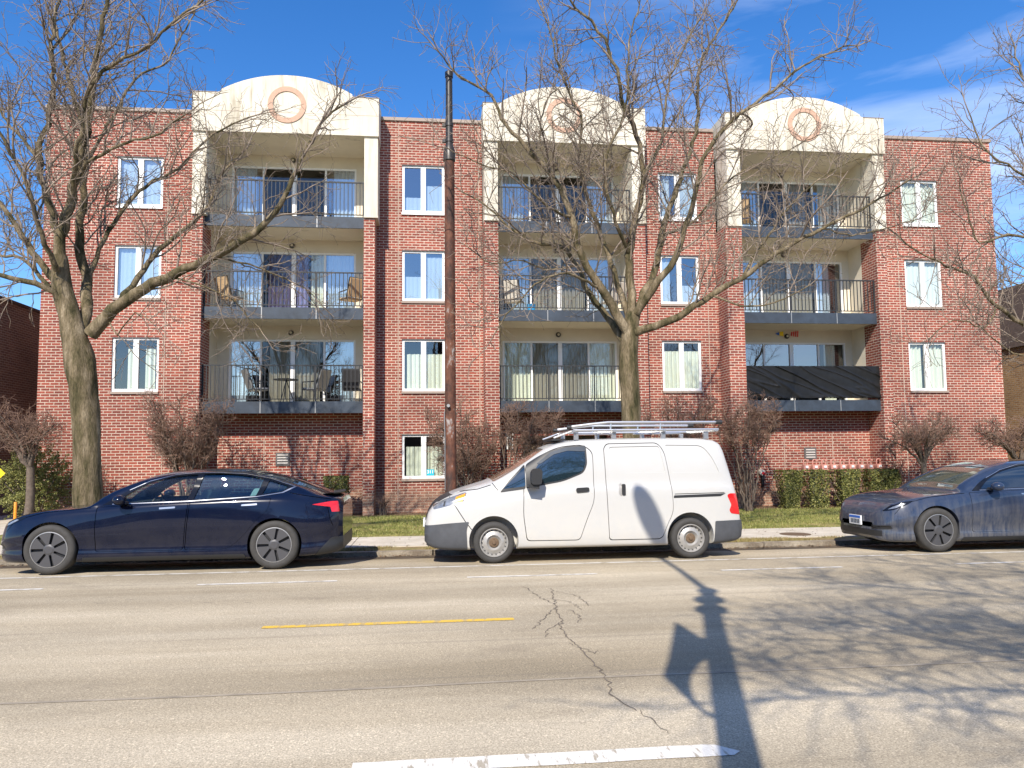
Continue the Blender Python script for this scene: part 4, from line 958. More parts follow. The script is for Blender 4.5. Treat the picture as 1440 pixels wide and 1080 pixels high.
def build_van():
    root = empty('white_van', (0, 0, 0), 'white cargo van with a silver roof rack parked in front of the building', 'van'); root.name = 'cargo_van'
    L = 4.92; xs = stations(L, VU+VX, 84); outer = tri_mesh(loft(van, xs)); arches = [(1.03, .31), (4.07, .31)]; cyl = []
    for ax_, az_ in arches:
        for s in (-1, 1):
            c = MB(); n = 40; c.prism([(ax_+.372*math.cos(2*math.pi*i/n), az_+.02+.372*math.sin(2*math.pi*i/n)) for i in range(n)], s*.58, s*1.2); cyl.append(tri_mesh(c.mesh('c', M['dark'])))
    fd = rpoly([(1.49, 1.12, .02), (1.475, .70, .1), (1.525, .315, .06), (2.34, .31, .06), (2.40, .48, .15), (2.47, .66, .2), (2.575, .90, .2), (2.575, 1.66, .12), (2.42, 1.765, .1), (2.05, 1.735, .2), (1.75, 1.60, .2), (1.53, 1.45, .05)], .03)
    sd_ = rpoly([(2.79, .30, .05), (2.76, 1.05, .1), (2.745, 1.70, .08), (2.80, 1.775, .08), (3.62, 1.785, .10), (3.71, 1.64, .1), (3.79, 1.10, .1), (3.815, .72, .15), (3.70, .50, .2), (3.62, .30, .08)], .03)
    dc = [pm(q, -1.2, -.66) for q in (fd, sd_)]
    body = boolean(outer, cyl+dc)
    for q, y0, y1 in (([(.10, .50), (.42, .86)], -1.2, -.5), ([(.37, .99), (.60, .63), (.70, .50)], -1.2, -.5), ([(.36, 1.02), (.60, 1.075), (.80, 1.10), (1.0, 1.16)], -1.2, -.5), ([(2.62, .72), (2.66, .6), (2.72, .45)], 5., 6.),
                      ([(3.83, .985), (4.64, .995)], -1.2, -.5), ([(1.02, 1.19), (1.10, 1.08)], -1.2, -.5)):
        if q[0] == (.10, .50): continue
        body = boolean(body, [line_cut(q, .011, y0, y1)])
    def ring_cut(poly, w=.008, y0=-1.2, y1=-.5):
        c_ = (sum(p[0] for p in poly)/len(poly), sum(p[1] for p in poly)/len(poly))
        sh = lambda d: [(a+(c_[0]-a)*d, b+(c_[1]-b)*d) for a, b in poly]
        a = pm(poly, y0, y1); b = pm(sh(w*2.2), y0-.1, y1+.1); return boolean(a, [b])
    pn2 = rpoly([(3.74, 1.745, .02), (4.33, 1.735, .12), (4.47, 1.56, .15), (4.58, 1.31, .03), (3.80, 1.315, .02)], .02)
    pn1 = rpoly([(2.83, 1.72, .05), (3.63, 1.73, .04), (3.71, 1.32, .03), (3.03, 1.315, .06), (2.86, 1.50, .1)], .04)
    def dish(sh_off, poly, cutd):   # shallow stamped panel
        lo_ = tri_mesh(loft(van, xs, -cutd)); return boolean(pm(poly, -1.2, -.5), [lo_])
    body = boolean(body, [dish(0, pn2, .014)])
    finish(body, [M['whitep'], M['black_plastic']], 'body', root, assign=well_assign([(a, b+.02) for a, b in arches], .372, .58))
    def shrink(poly, d):
        c_ = (sum(p[0] for p in poly)/len(poly), sum(p[1] for p in poly)/len(poly)); return [(a+(c_[0]-a)*d, b+(c_[1]-b)*d) for a, b in poly]
    dl = []
    for q, nm in ((fd, 'door'), (sd_, 'sliding_door')):
        me = boolean(outer, [pm(shrink(q, .017), -1.2, -.68)], 'INTERSECT'); me = boolean(me, cyl)
        if nm != 'door': me = boolean(me, [dish(0, pn1, .014)])
        dl.append(finish(me, [M['whitep'], M['black_plastic']], nm, root, assign=well_assign([(a, b+.02) for a, b in arches], .372, .58)))
    def patch(poly, off, m_, nm, y0=-1.2, y1=-.3, parent=root, cut=(), ax='y', ang=40):
        sh = tri_mesh(loft(van, xs, off)); me = boolean(sh, [pm(poly, y0, y1, ax)], 'INTERSECT')
        if cut: me = boolean(me, list(cut))
        return finish(me, m_, nm, parent, ang)
    gl = rpoly([(1.60, 1.145, .02), (1.63, 1.30, .1), (1.74, 1.50, .1), (1.95, 1.65, .1), (2.18, 1.715, .1), (2.45, 1.73, .04), (2.455, 1.47, .05), (2.40, 1.345, .08), (2.10, 1.225, .1)], .03)
    sur = rpoly([(1.53, 1.105, .02), (1.53, 1.46, .05), (1.75, 1.60, .1), (1.95, 1.685, .1), (2.18, 1.738, .1), (2.475, 1.75, .04), (2.48, 1.46, .05), (2.42, 1.325, .08), (2.10, 1.20, .1)], .03)
    patch(sur, .0015, M['black_plastic'], 'window_frame', parent=dl[0]); patch(gl, .003, M['van_glass'], 'window', parent=dl[0])
    vis = rpoly([(1.70, 1.475), (1.93, 1.655), (2.18, 1.72), (2.46, 1.733), (2.46, 1.655), (2.18, 1.668), (1.97, 1.615), (1.76, 1.475)], .02); patch(vis, .012, M['fascia'], 'rain_visor', parent=dl[0])
    q1 = rpoly([(1.18, 1.10), (1.30, 1.22), (1.515, 1.43), (1.515, 1.135)], .03); patch(rpoly([(1.13, 1.045), (1.27, 1.22), (1.522, 1.47), (1.522, 1.095)], .03), .0015, M['black_plastic'], 'quarter_frame'); patch(q1, .003, M['van_glass'], 'quarter_window')
    patch(rpoly([(1.03, -.66), (1.03, .66), (1.84, .58), (1.84, -.58)], .08), .004, M['windshield_brown'], 'windscreen', 1.15, 1.9, ax='z')
    patch(rpoly([(.0, .56, .02), (.35, .60, .1), (.66, .62, .02), (.62, .5, .05), (.64, .1, 0), (-.2, .1, 0), (-.2, .53, 0)], .03), .006, M['grey_plastic'], 'front_bumper', -1.2, 1.2, cut=cyl)
    patch(rpoly([(4.47, .56, .02), (4.72, .565, .02), (5.3, .565, 0), (5.3, .1, 0), (4.44, .1, 0)], .02), .014, M['grey_plastic'], 'rear_bumper', -1.2, 1.2, cut=cyl)
    patch(rpoly([(-.1, .14+.0), (.06, .14), (.06, .27), (-.1, .27)], 0), .02, M['grey_plastic'], 'front_lip', -1.2, 1.2, cut=cyl)
    for s in (-1, 1):
        a, b = (-1.2, -.38) if s < 0 else (.38, 1.2)
        patch(rpoly([(.13, .80), (.12, .86), (.30, .955), (.60, 1.055), (.63, 1.05), (.575, .905), (.42, .875)], .02), .003, M['clear_lens'], 'headlight', a, b)
        patch(rpoly([(.44, .885), (.47, .99), (.615, 1.042), (.565, .915)], .01), .005, M['amber'], 'indicator', a, b)
        patch(rpoly([(.27, .85), (.29, .92), (.315, .93), (.30, .855)], .005), .005, M['black_plastic'], 'lamp_divider', a, b)
        patch(rpoly([(4.68, .95), (4.72, .98), (5.05, .98), (5.05, .63), (4.74, .67), (4.71, .72), (4.75, .80)], .025), .005, M['red_lens'], 'tail_light', a, b)
    patch(rpoly([(.0, .62), (.05, .80), (.13, .90), (.3, .90), (.22, .80), (.15, .62)], .02), .004, M['black_plastic'], 'grille', -.42, .42)
    patch(rpoly([(.16, .90), (.14, .96), (.35, 1.02), (.45, 1.02), (.38, .985)], .01), .006, M['black_plastic'], 'bonnet_guard', -.6, .6)
    patch(rpoly([(3.81, .925), (3.82, .965), (4.66, .985), (4.57, .94)], .012), .003, M['black_plastic'], 'slide_rail')
    gb = MB(); gb.prism(rpoly([(2.29, 1.03), (2.49, 1.045), (2.49, 1.11), (2.29, 1.10)], .03), -.885, -.84); gb.build('handle', M['black_plastic'], dl[0], world=False)
    gb = MB(); gb.prism(rpoly([(3.0, .98), (3.055, .98), (3.055, 1.15), (3.0, 1.15)], .02), -.885, -.84); gb.build('handle', M['black_plastic'], dl[1], world=False)
    # stamped seat around handle
    patch(rpoly([(2.955, .99), (3.0, .96), (3.0, 1.17), (2.955, 1.14)], .02), .002, M['steelrim'], 'handle_recess', parent=dl[1])
    for s in (-1, 1):
        mb = MB(); pr = rpoly([(1.58, 1.17), (1.73, 1.17), (1.745, 1.36), (1.71, 1.41), (1.61, 1.40), (1.575, 1.34)], .04)
        mb.prism(pr, s*.93, s*1.10); mb.prism([(1.53, 1.13), (1.70, 1.10), (1.70, 1.17), (1.56, 1.17)], s*.84, s*1.06); o = mb.build('wing_mirror', M['black_plastic'], root, world=False)
    for ax_, az_ in arches:
        wheel(root, ax_, az_-.003, .307, 'van', -.855, .18); wheel(root, ax_, az_-.003, .307, 'van', .855, .18)
    # rack
    rk = MB(); 
    for s in (-1, 1):
        y = s*.66
        rk.tube([(2.22, y, 2.035), (2.55, y, 2.075), (2.85, y, 2.105), (4.66, y, 2.10)], .021, 8)
        rk.tube([(2.30, y, 1.985), (4.64, y, 1.985)], .019, 8)
        for x in (2.9, 3.7): rk.tube([(x, y, 2.10), (x-.01, y, 1.985)], .013, 6)
    for x in (2.30, 2.95, 3.75, 4.60): rk.box(x-.03, x+.03, -.68, .68, 1.955, 1.99)
    for x in (2.35, 2.95, 3.75, 4.45):
        for s in (-1, 1): rk.box(x-.035, x+.035, s*.60-.03, s*.60+.03, 1.835, 1.955)
    rk.tube([(2.0, -.60, 1.87), (2.32, -.66, 1.985)], .015, 6); rk.tube([(2.0, .60, 1.87), (2.32, .66, 1.985)], .015, 6)
    rk.tube([(2.35, -.5, 1.93), (3.2, .5, 1.96)], .016, 6); rk.tube([(3.3, -.5, 1.93), (4.4, .5, 1.96)], .016, 6)
    rk.build('roof_rack', M['alu'], root, world=False, smooth=True)
    ec = MB(); 
    for s in (-1, 1): ec.lathe([(.001, 2.20), (.032, 2.20), (.032, 2.27)], (0, s*.66, 2.03), 'x', 10); ec.lathe([(.001, 4.70), (.036, 4.70), (.036, 4.60)], (0, s*.66, 2.10), 'x', 10)
    ec.build('rack_end_caps', M['black_plastic'], root, world=False)
    MB().box(2.0, 2.2, -.5, .5, 1.83, 1.86).build('antenna_base', M['black_plastic'], root, world=False)
    MB().box(-.03, .0, -.16, .16, .50, .62).build('licence_plate', M['plate'], root, world=False)
    MB().box(4.79, 4.84, -.55, -.50, 1.15, 1.22).build('door_hinge', M['whitep'], root, world=False)
    return root
van_o = build_van(); van_o.location = (-.12, -10.27, 0)
print('vehicles', _t.time()-_t0, BSOLVER)

# ------------------------------------------------------------------ vegetation
class Wood:
    """collects tapered branch tubes quickly"""
    def __init__(s): s.v = []; s.f = []
    def tube(s, P, Rd, n, rough=0, seed=0):
        base = len(s.v); k = len(P); prev = None
        for i, p in enumerate(P):
            d = P[min(i+1, k-1)]-P[max(i-1, 0)]
            if d.length < 1e-9: d = Vector((0, 0, 1))
            d.normalize()
            if prev is None: prev = d.orthogonal().normalized()
            u = prev-d*prev.dot(d)
            u = u.normalized() if u.length > 1e-6 else d.orthogonal().normalized()
            w = d.cross(u); prev = u
            for j in range(n):
                a = 2*math.pi*j/n; q = u*math.cos(a)+w*math.sin(a); rr = Rd[i]
                if rough:
                    pp = p+q*rr; rr *= 1+rough*pnoise(Vector((pp.x*5+seed, pp.y*5, pp.z*1.8)))+rough*.5*pnoise(Vector((pp.x*16, pp.y*16, pp.z*3.5+seed)))
                s.v.append(tuple(p+q*rr))
        for i in range(k-1):
            for j in range(n):
                a = base+i*n+j; b = base+i*n+(j+1) % n; s.f.append((a, b, b+n, a+n))
    def mesh(s, name, m, loc, smooth=True):
        me = bpy.data.meshes.new(name); v = np.array(s.v, dtype=np.float64)-np.array(loc); me.from_pydata(v.tolist(), [], s.f); me.materials.append(m)
        if smooth: me.polygons.foreach_set('use_smooth', [True]*len(me.polygons))
        return me
def polyres(P, step):
    """resample polyline with catmull smoothing"""
    P = [Vector(p) for p in P]; Q = [P[0]*2-P[1]]+P+[P[-1]*2-P[-2]]; out = []; par = []
    for i in range(1, len(Q)-2):
        L = (Q[i+1]-Q[i]).length; k = max(1, int(L/step))
        for j in range(k):
            t = j/k; a, b, c, d = Q[i-1:i+3]
            out.append(.5*((2*b)+(c-a)*t+(2*a-5*b+4*c-d)*t*t+(3*b-a-3*c+d)*t**3)); par.append(i-1+t)
    out.append(P[-1]); par.append(len(P)-1.); return out, par
def grow_path(p, d, L, nseg, rnd, wig, lift, r0, r1):
    P = [p.copy()]; d = d.normalized(); st = L/nseg
    for i in range(nseg):
        d = (d+Vector((rnd.gauss(0, wig), rnd.gauss(0, wig), rnd.gauss(0, wig)+lift))).normalized(); p = p+d*st; P.append(p.copy())
    return P, [r0+(r1-r0)*i/nseg for i in range(nseg+1)]
def spawn_dir(tan, rnd, amin, amax, upb):
    o = tan.orthogonal().normalized(); o = Matrix.Rotation(rnd.random()*2*math.pi, 3, tan) @ o
    a = R(rnd.uniform(amin, amax)); d = tan*math.cos(a)+o*math.sin(a); d.z += upb; return d.normalized()
def ramify(W, P, Rd, lv, cfg, rnd, inside=None):
    """side shoots along a branch, recursively"""
    if lv >= len(cfg): return
    c = cfg[lv]; tot = sum((P[i+1]-P[i]).length for i in range(len(P)-1)); s = c['start']*tot + rnd.random()*c['gap']; acc = 0; i = 0
    while s < tot:
        while i < len(P)-2 and acc+(P[i+1]-P[i]).length < s: acc += (P[i+1]-P[i]).length; i += 1
        seg = (P[i+1]-P[i]); L = seg.length or 1e-6; t = min(max((s-acc)/L, 0), 1); p = P[i]+seg*t; tan = seg.normalized()
        fr = s/tot; rr = Rd[i]+(Rd[i+1]-Rd[i])*t
        ln = rnd.uniform(*c['len'])*(1-.5*fr); r0 = min(rr*.75, c['r']*rnd.uniform(.75, 1.25)); r0 = max(r0, c['rmin'])
        d = spawn_dir(tan, rnd, *c['ang'], c['up'])
        if inside is None or inside(p+d*ln*.6):
            Q, Rq = grow_path(p, d, ln, c['n'], rnd, c['wig'], c['lift'], r0, max(c['rmin']*.8, r0*.35))
            if inside is not None and not inside(Q[-1]):
                Q, Rq = Q[:max(2, len(Q)*2//3)], Rq[:max(2, len(Q)*2//3)]
            W.tube(Q, Rq, c['sides']); ramify(W, Q, Rq, lv+1, cfg, rnd, inside)
        s += c['gap']*rnd.uniform(.5, 1.5)
CFG = [dict(start=.16, gap=.26, len=(.9, 2.1), r=.018, rmin=.008, ang=(28, 62), up=.22, n=9, wig=.16, lift=.065, sides=5),
       dict(start=.10, gap=.16, len=(.45, 1.15), r=.0085, rmin=.0052, ang=(30, 72), up=.06, n=6, wig=.2, lift=.03, sides=4),
       dict(start=.12, gap=.125, len=(.16, .5), r=.0048, rmin=.0036, ang=(30, 80), up=.03, n=3, wig=.22, lift=.0, sides=3)]
def make_tree(name, base, trunk, limbs, seed, label, cfg=CFG, mats=None, group='bare street trees'):
    rnd = random.Random(seed); root = empty(name, base, label, 'tree', group)
    Wt = Wood(); Wc = Wood()
    P, par = polyres([t[0] for t in trunk], .12); rs = [t[1] for t in trunk]
    Rd = [rs[int(min(q, len(rs)-1))]+(rs[min(int(q)+1, len(rs)-1)]-rs[int(min(q, len(rs)-1))])*(q-int(q)) for q in par]
    Rd = [q*.97 for q in Rd]; Wt.tube(P, Rd, 28, .15, seed)
    for pts, r0, r1 in limbs:
        P, par = polyres(pts, .16); n = len(P)
        P = [p+Vector((rnd.gauss(0, .012), rnd.gauss(0, .03), rnd.gauss(0, .012))) if 0 < i < n-1 else p for i, p in enumerate(P)]
        Rd = [(r0+(r1-r0)*(i/(n-1))**.72)*.88 for i in range(n)]
        Wt.tube(P, Rd, 12 if r0 > .05 else 8, .12 if r0 > .05 else .05, seed)
        # leading tip continues as a twig
        Q, Rq = grow_path(P[-1], (P[-1]-P[-2]), rnd.uniform(.5, 1.0), 6, rnd, .15, .03, r1, .005); Wc.tube(Q, Rq, 5); ramify(Wc, Q, Rq, 1, cfg, rnd)
        ramify(Wc, P, Rd, 0, cfg, rnd)
    for w, nm, m_ in ((Wt, 'trunk', (mats or ('bark_moss', 'twig'))[0]), (Wc, 'crown', (mats or ('bark_moss', 'twig'))[1])):
        o = bpy.data.objects.new(nm, w.mesh(nm, M[m_], base)); COL.objects.link(o); o.parent = root
    return root
TY = -8.8
def T(px, py, dy=0.): return onY(px, py, TY+dy)
# left street tree
b = T(127, 763); b.z = -.06
tr = [(b+Vector((0, 0, -.1)), .34), (b+Vector((0, 0, .15)), .265), (T(124, 680), .235), (T(122, 600), .225), (T(118, 560), .23), (T(113, 510), .245), (T(100, 455), .2), (T(88, 405), .16), (T(84, 360), .13)]
L = [([T(84, 365), T(86, 333), T(96, 290), T(107, 250), T(118, 200), T(127, 155, -.1), T(132, 90, -.2), T(143, 40, -.3), T(152, -20, -.4)], .12, .035),
     ([T(86, 345, .05), T(72, 300, .1), T(60, 255, .2), T(54, 215, .3), T(66, 175, .4), T(74, 120, .5), T(73, 60, .5), T(85, -10, .5)], .085, .03),
     ([T(56, 230, .2), T(30, 195, .3), T(10, 170, .5), T(-25, 120, .6)], .045, .015),
     ([T(112, 480, .0), T(122, 440, .2), T(122, 400, .35), T(113, 360, .4), T(114, 300, .5), T(119, 235, .6), T(117, 180, .7), T(96, 110, .8), T(80, 40, .9)], .13, .03),
     ([T(128, 470, -.05), T(140, 455, -.1), T(160, 436, -.15), T(190, 413, -.2), T(233, 392, -.3), T(287, 366, -.4), T(333, 343, -.5), T(377, 310, -.5), T(408, 262, -.5), T(428, 217, -.4), T(455, 168, -.4), T(482, 148, -.3)], .14, .02),
     ([T(170, 428, -.15), T(195, 390, .1), T(225, 350, .3), T(262, 322, .5), T(295, 285, .6), T(308, 250, .7), T(340, 215, .8)], .075, .018),
     ([T(118, 415, .3), T(140, 350, .5), T(165, 305, .7), T(195, 270, .8), T(250, 235, 1.0), T(300, 190, 1.1), T(350, 165, 1.2)], .06, .016),
     ([T(107, 250, .0), T(132, 222, -.2), T(170, 205, -.4), T(215, 190, -.6), T(262, 160, -.7)], .045, .014),
     ([T(97, 285, .0), T(115, 190, -.5), T(120, 140, -.7), T(145, 100, -.9), T(175, 83, -1.), T(207, 66, -1.1), T(240, 36, -1.2), T(290, -5, -1.3)], .055, .02),
     ([T(96, 440, 0), T(72, 410, -.2), T(50, 400, -.3), T(20, 393, -.4), T(-30, 380, -.5)], .075, .035),
     ([T(85, 400, .1), T(62, 375, .2), T(40, 345, .3), T(20, 315, .4), T(-5, 280, .5), T(-40, 240, .6)], .085, .035),
     ([T(80, 380, -.2), T(58, 330, -.6), T(40, 260, -.9), T(15, 215, -1.1), T(-20, 150, -1.3)], .06, .022),
     ([T(72, 405, .2), T(30, 365, .7), T(0, 360, 1.0), T(-40, 350, 1.2)], .05, .02),
     ([T(300, 362, -.4), T(350, 372, -.3), T(400, 392, -.1), T(440, 415, .1)], .025, .01),
     ([T(240, 390, -.3), T(280, 400, -.5), T(330, 425, -.6), T(370, 470, -.7)], .022, .009),
     ([T(150, 445, -.1), T(165, 470, -.3), T(190, 440, -.5), T(215, 455, -.6)], .018, .009),
     ([T(73, 70, .5), T(100, 40, .9), T(120, -10, 1.2)], .03, .015),
     ([T(119, 235, .6), T(160, 160, 1.), T(190, 110, 1.3), T(230, 90, 1.6), T(262, 40, 1.8), T(280, 0, 1.9)], .04, .015)]
make_tree('street_tree', (b.x, b.y, -.04), tr, L, 11, 'big bare tree with mossy forked trunk rising behind the midnight blue sedan')
# middle street tree
b = T(893, 758, .0); b.z = -.06
tr = [(b+Vector((0, 0, -.1)), .27), (b+Vector((0, 0, .15)), .215), (T(890, 650), .185), (T(888, 590), .18), (T(885, 540), .185), (T(884, 500), .18), (T(886, 465), .17), (T(890, 440), .14)]
L = [([T(884, 475), T(866, 440, -.1), T(845, 405, -.2), T(826, 375, -.25), T(812, 345, -.3), T(804, 305, -.4), T(780, 252, -.5), T(747, 213, -.5), T(711, 176, -.5), T(689, 135, -.4), T(645, 104, -.4), T(612, 68, -.4)], .115, .014),
     ([T(882, 490, .1), T(862, 455, .3), T(838, 425, .4), T(822, 400, .5), T(812, 372, .6), T(786, 347, .7), T(752, 341, .8), T(722, 325, 1.), T(688, 290, 1.1), T(650, 270, 1.2)], .09, .014),
     ([T(889, 455), T(888, 415, .1), T(885, 360, .1), T(895, 300, .0), T(906, 245, -.1), T(896, 190, -.2), T(880, 150, -.3), T(866, 100, -.4), T(850, 55, -.5), T(822, 20, -.6), T(790, -10, -.7)], .11, .02),
     ([T(893, 450), T(906, 410, .3), T(920, 385, .5), T(929, 333, .7), T(948, 275, .9), T(968, 220, 1.), T(980, 175, 1.1), T(985, 90, 1.2), T(1010, 45, 1.3), T(1040, -5, 1.4)], .10, .02),
     ([T(895, 440, -.1), T(918, 405, -.4), T(950, 362, -.6), T(972, 290, -.8), T(990, 225, -.9), T(1022, 175, -1.), T(1075, 137, -1.1), T(1130, 92, -1.2), T(1195, 64, -1.2)], .085, .014),
     ([T(892, 468, -.1), T(920, 458, -.3), T(955, 445, -.5), T(1000, 415, -.7), T(1044, 391, -.9), T(1093, 355, -1.), T(1155, 322, -1.1), T(1222, 288, -1.2), T(1285, 250, -1.3)], .095, .014),
     ([T(884, 445, .2), T(858, 370, .5), T(838, 310, .7), T(815, 240, .8), T(818, 170, .9), T(790, 105, 1.), T(775, 50, 1.), T(760, 10, 1.)], .075, .016),
     ([T(906, 245, -.1), T(930, 195, .2), T(938, 130, .3), T(958, 75, .4), T(985, 25, .5)], .045, .014),
     ([T(845, 405, -.2), T(800, 385, -.8), T(760, 395, -1.1), T(725, 430, -1.2), T(695, 470, -1.3)], .035, .010),
     ([T(780, 252, -.5), T(760, 200, -.2), T(770, 140, .0), T(800, 110, .2)], .03, .01),
     ([T(1000, 415, -.7), T(1040, 430, -1.), T(1090, 425, -1.1), T(1140, 400, -1.2)], .026, .010),
     ([T(1044, 391, -.9), T(1080, 330, -.6), T(1130, 270, -.4), T(1190, 230, -.3), T(1220, 225, -.3)], .035, .010),
     ([T(929, 333, .7), T(975, 310, 1.2), T(1030, 250, 1.5), T(1080, 225, 1.7), T(1150, 190, 1.9)], .04, .012),
     ([T(804, 305, -.4), T(770, 290, -.9), T(720, 245, -1.1), T(690, 235, -1.2), T(640, 215, -1.3)], .035, .01),
     ([T(812, 372, .6), T(770, 380, 1.), T(735, 365, 1.3), T(690, 370, 1.5), T(655, 345, 1.6)], .03, .01),
     ([T(1155, 322, -1.1), T(1200, 330, -1.), T(1250, 320, -.9), T(1310, 300, -.8)], .018, .008),
     ([T(885, 360, .1), T(862, 300, -.4), T(850, 230, -.6), T(880, 150, -.8), T(885, 60, -.9), T(900, 0, -1.)], .045, .014)]
make_tree('street_tree', (b.x, b.y, -.04), tr, L, 23, 'bare tree with spreading limbs standing behind the white van')
# right street tree, trunk just outside the frame
b = T(1575, 765); b.z = -.06
tr = [(b+Vector((0, 0, -.1)), .28), (b+Vector((0, 0, .2)), .22), (T(1568, 640), .19), (T(1560, 560), .18), (T(1552, 500), .17), (T(1548, 440), .13)]
L = [([T(1550, 510), T(1500, 485, -.2), T(1440, 455, -.4), T(1400, 430, -.5), T(1378, 402, -.6), T(1361, 384, -.6), T(1330, 374, -.7), T(1290, 352, -.8), T(1262, 330, -.8)], .09, .012),
     ([T(1548, 450), T(1510, 380, .2), T(1470, 345, .3), T(1420, 330, .4), T(1378, 340, .5), T(1360, 300, .5), T(1350, 250, .5)], .07, .01),
     ([T(1545, 440), T(1500, 300, -.2), T(1440, 245, -.3), T(1397, 222, -.3), T(1378, 198, -.3), T(1360, 152, -.3)], .07, .012),
     ([T(1548, 430), T(1520, 300, .4), T(1480, 180, .5), T(1440, 110, .6), T(1425, 60, .6)], .08, .015),
     ([T(1400, 430, -.5), T(1385, 460, -.6), T(1340, 450, -.8), T(1310, 475, -.9)], .022, .008),
     ([T(1500, 485, -.2), T(1440, 500, .3), T(1400, 480, .6), T(1375, 455, .8)], .03, .01),
     ([T(1552, 500), T(1600, 420), T(1650, 300), T(1700, 200)], .09, .02),
     ([T(1510, 380, .2), T(1450, 400, .6), T(1410, 395, .9), T(1380, 420, 1.)], .03, .01)]
make_tree('street_tree', (b.x, b.y, -.04), tr, L, 37, 'bare tree reaching in from the right edge above the dusty sedan')
# tree on the near pavement, behind the camera: it throws the branch shadows on the road
nb_ = Vector((7.5, -24.7, 0))
V = lambda x, y, z: Vector((x, y, z))
tr = [(nb_+V(0, 0, -.1), .3), (nb_+V(0, 0, .3), .23), (nb_+V(0, .05, 1.6), .2), (nb_+V(-.1, .1, 3), .2), (nb_+V(-.15, .15, 3.8), .15)]
L = [([nb_+V(-.1, .1, 3), nb_+V(-1., .3, 4.2), nb_+V(-2.3, .4, 4.9), nb_+V(-4., .4, 5.4), nb_+V(-6, .3, 6.0), nb_+V(-8.0, .0, 6.3)], .11, .014),
     ([nb_+V(-.1, .1, 3.4), nb_+V(-1.2, -.2, 5.0), nb_+V(-2.6, -.3, 6.5), nb_+V(-4.6, -.4, 7.6), nb_+V(-6.6, -.3, 8.3)], .10, .016),
     ([nb_+V(-.1, .1, 3.6), nb_+V(-.5, .6, 5.2), nb_+V(-1.5, 1.2, 7.2), nb_+V(-3., 1.3, 8.8), nb_+V(-4.6, 1.2, 10.)], .10, .016),
     ([nb_+V(-.1, .1, 3.6), nb_+V(.2, .3, 6), nb_+V(-.2, .6, 8), nb_+V(-1.2, .8, 10), nb_+V(-2., .8, 11.3)], .10, .018),
     ([nb_+V(-1., .3, 4.2), nb_+V(-2.4, 1.6, 4.6), nb_+V(-4.4, 2.2, 4.9), nb_+V(-6.2, 2.4, 5.4)], .05, .012),
     ([nb_+V(-.1, .1, 3.2), nb_+V(1, .3, 5), nb_+V(2.2, .4, 7), nb_+V(3, .4, 9)], .1, .018),
     ([nb_+V(-1.2, -.2, 5.0), nb_+V(-3, .3, 6.2), nb_+V(-5, .6, 6.9), nb_+V(-7, .6, 7.6)], .05, .012),
     ([nb_+V(-.5, .6, 5.2), nb_+V(-2.2, 1.4, 6.2), nb_+V(-4., 1.6, 7.4), nb_+V(-6.0, 1.6, 8.6)], .05, .012)]
L = [(p, a*.62, b*.8) for p, a, b in L]
cfg2 = [dict(CFG[0], gap=.17, wig=.12, len=(1.0, 2.6)), dict(CFG[1], gap=.15, r=.008, wig=.13, len=(.6, 1.4)), dict(CFG[2], gap=.18, rmin=.004)]
nt_ = make_tree('street_tree', (nb_.x, nb_.y, 0), tr, L, 51, 'bare tree on the near pavement whose shadow lies across the right of the road', cfg=cfg2)
for x, y, a, lb in ((-9, -40, 40, 'bare tree across the road, reflected in the left balcony doors'), (3, -41, 170, 'bare tree across the road, reflected in the van side window'), (17, -40, 250, 'bare tree across the road, reflected in the right balcony doors')):
    o = copy_tree(nt_); o.location = (x, y, 0); o.rotation_euler = (0, 0, R(a)); o['label'] = lb

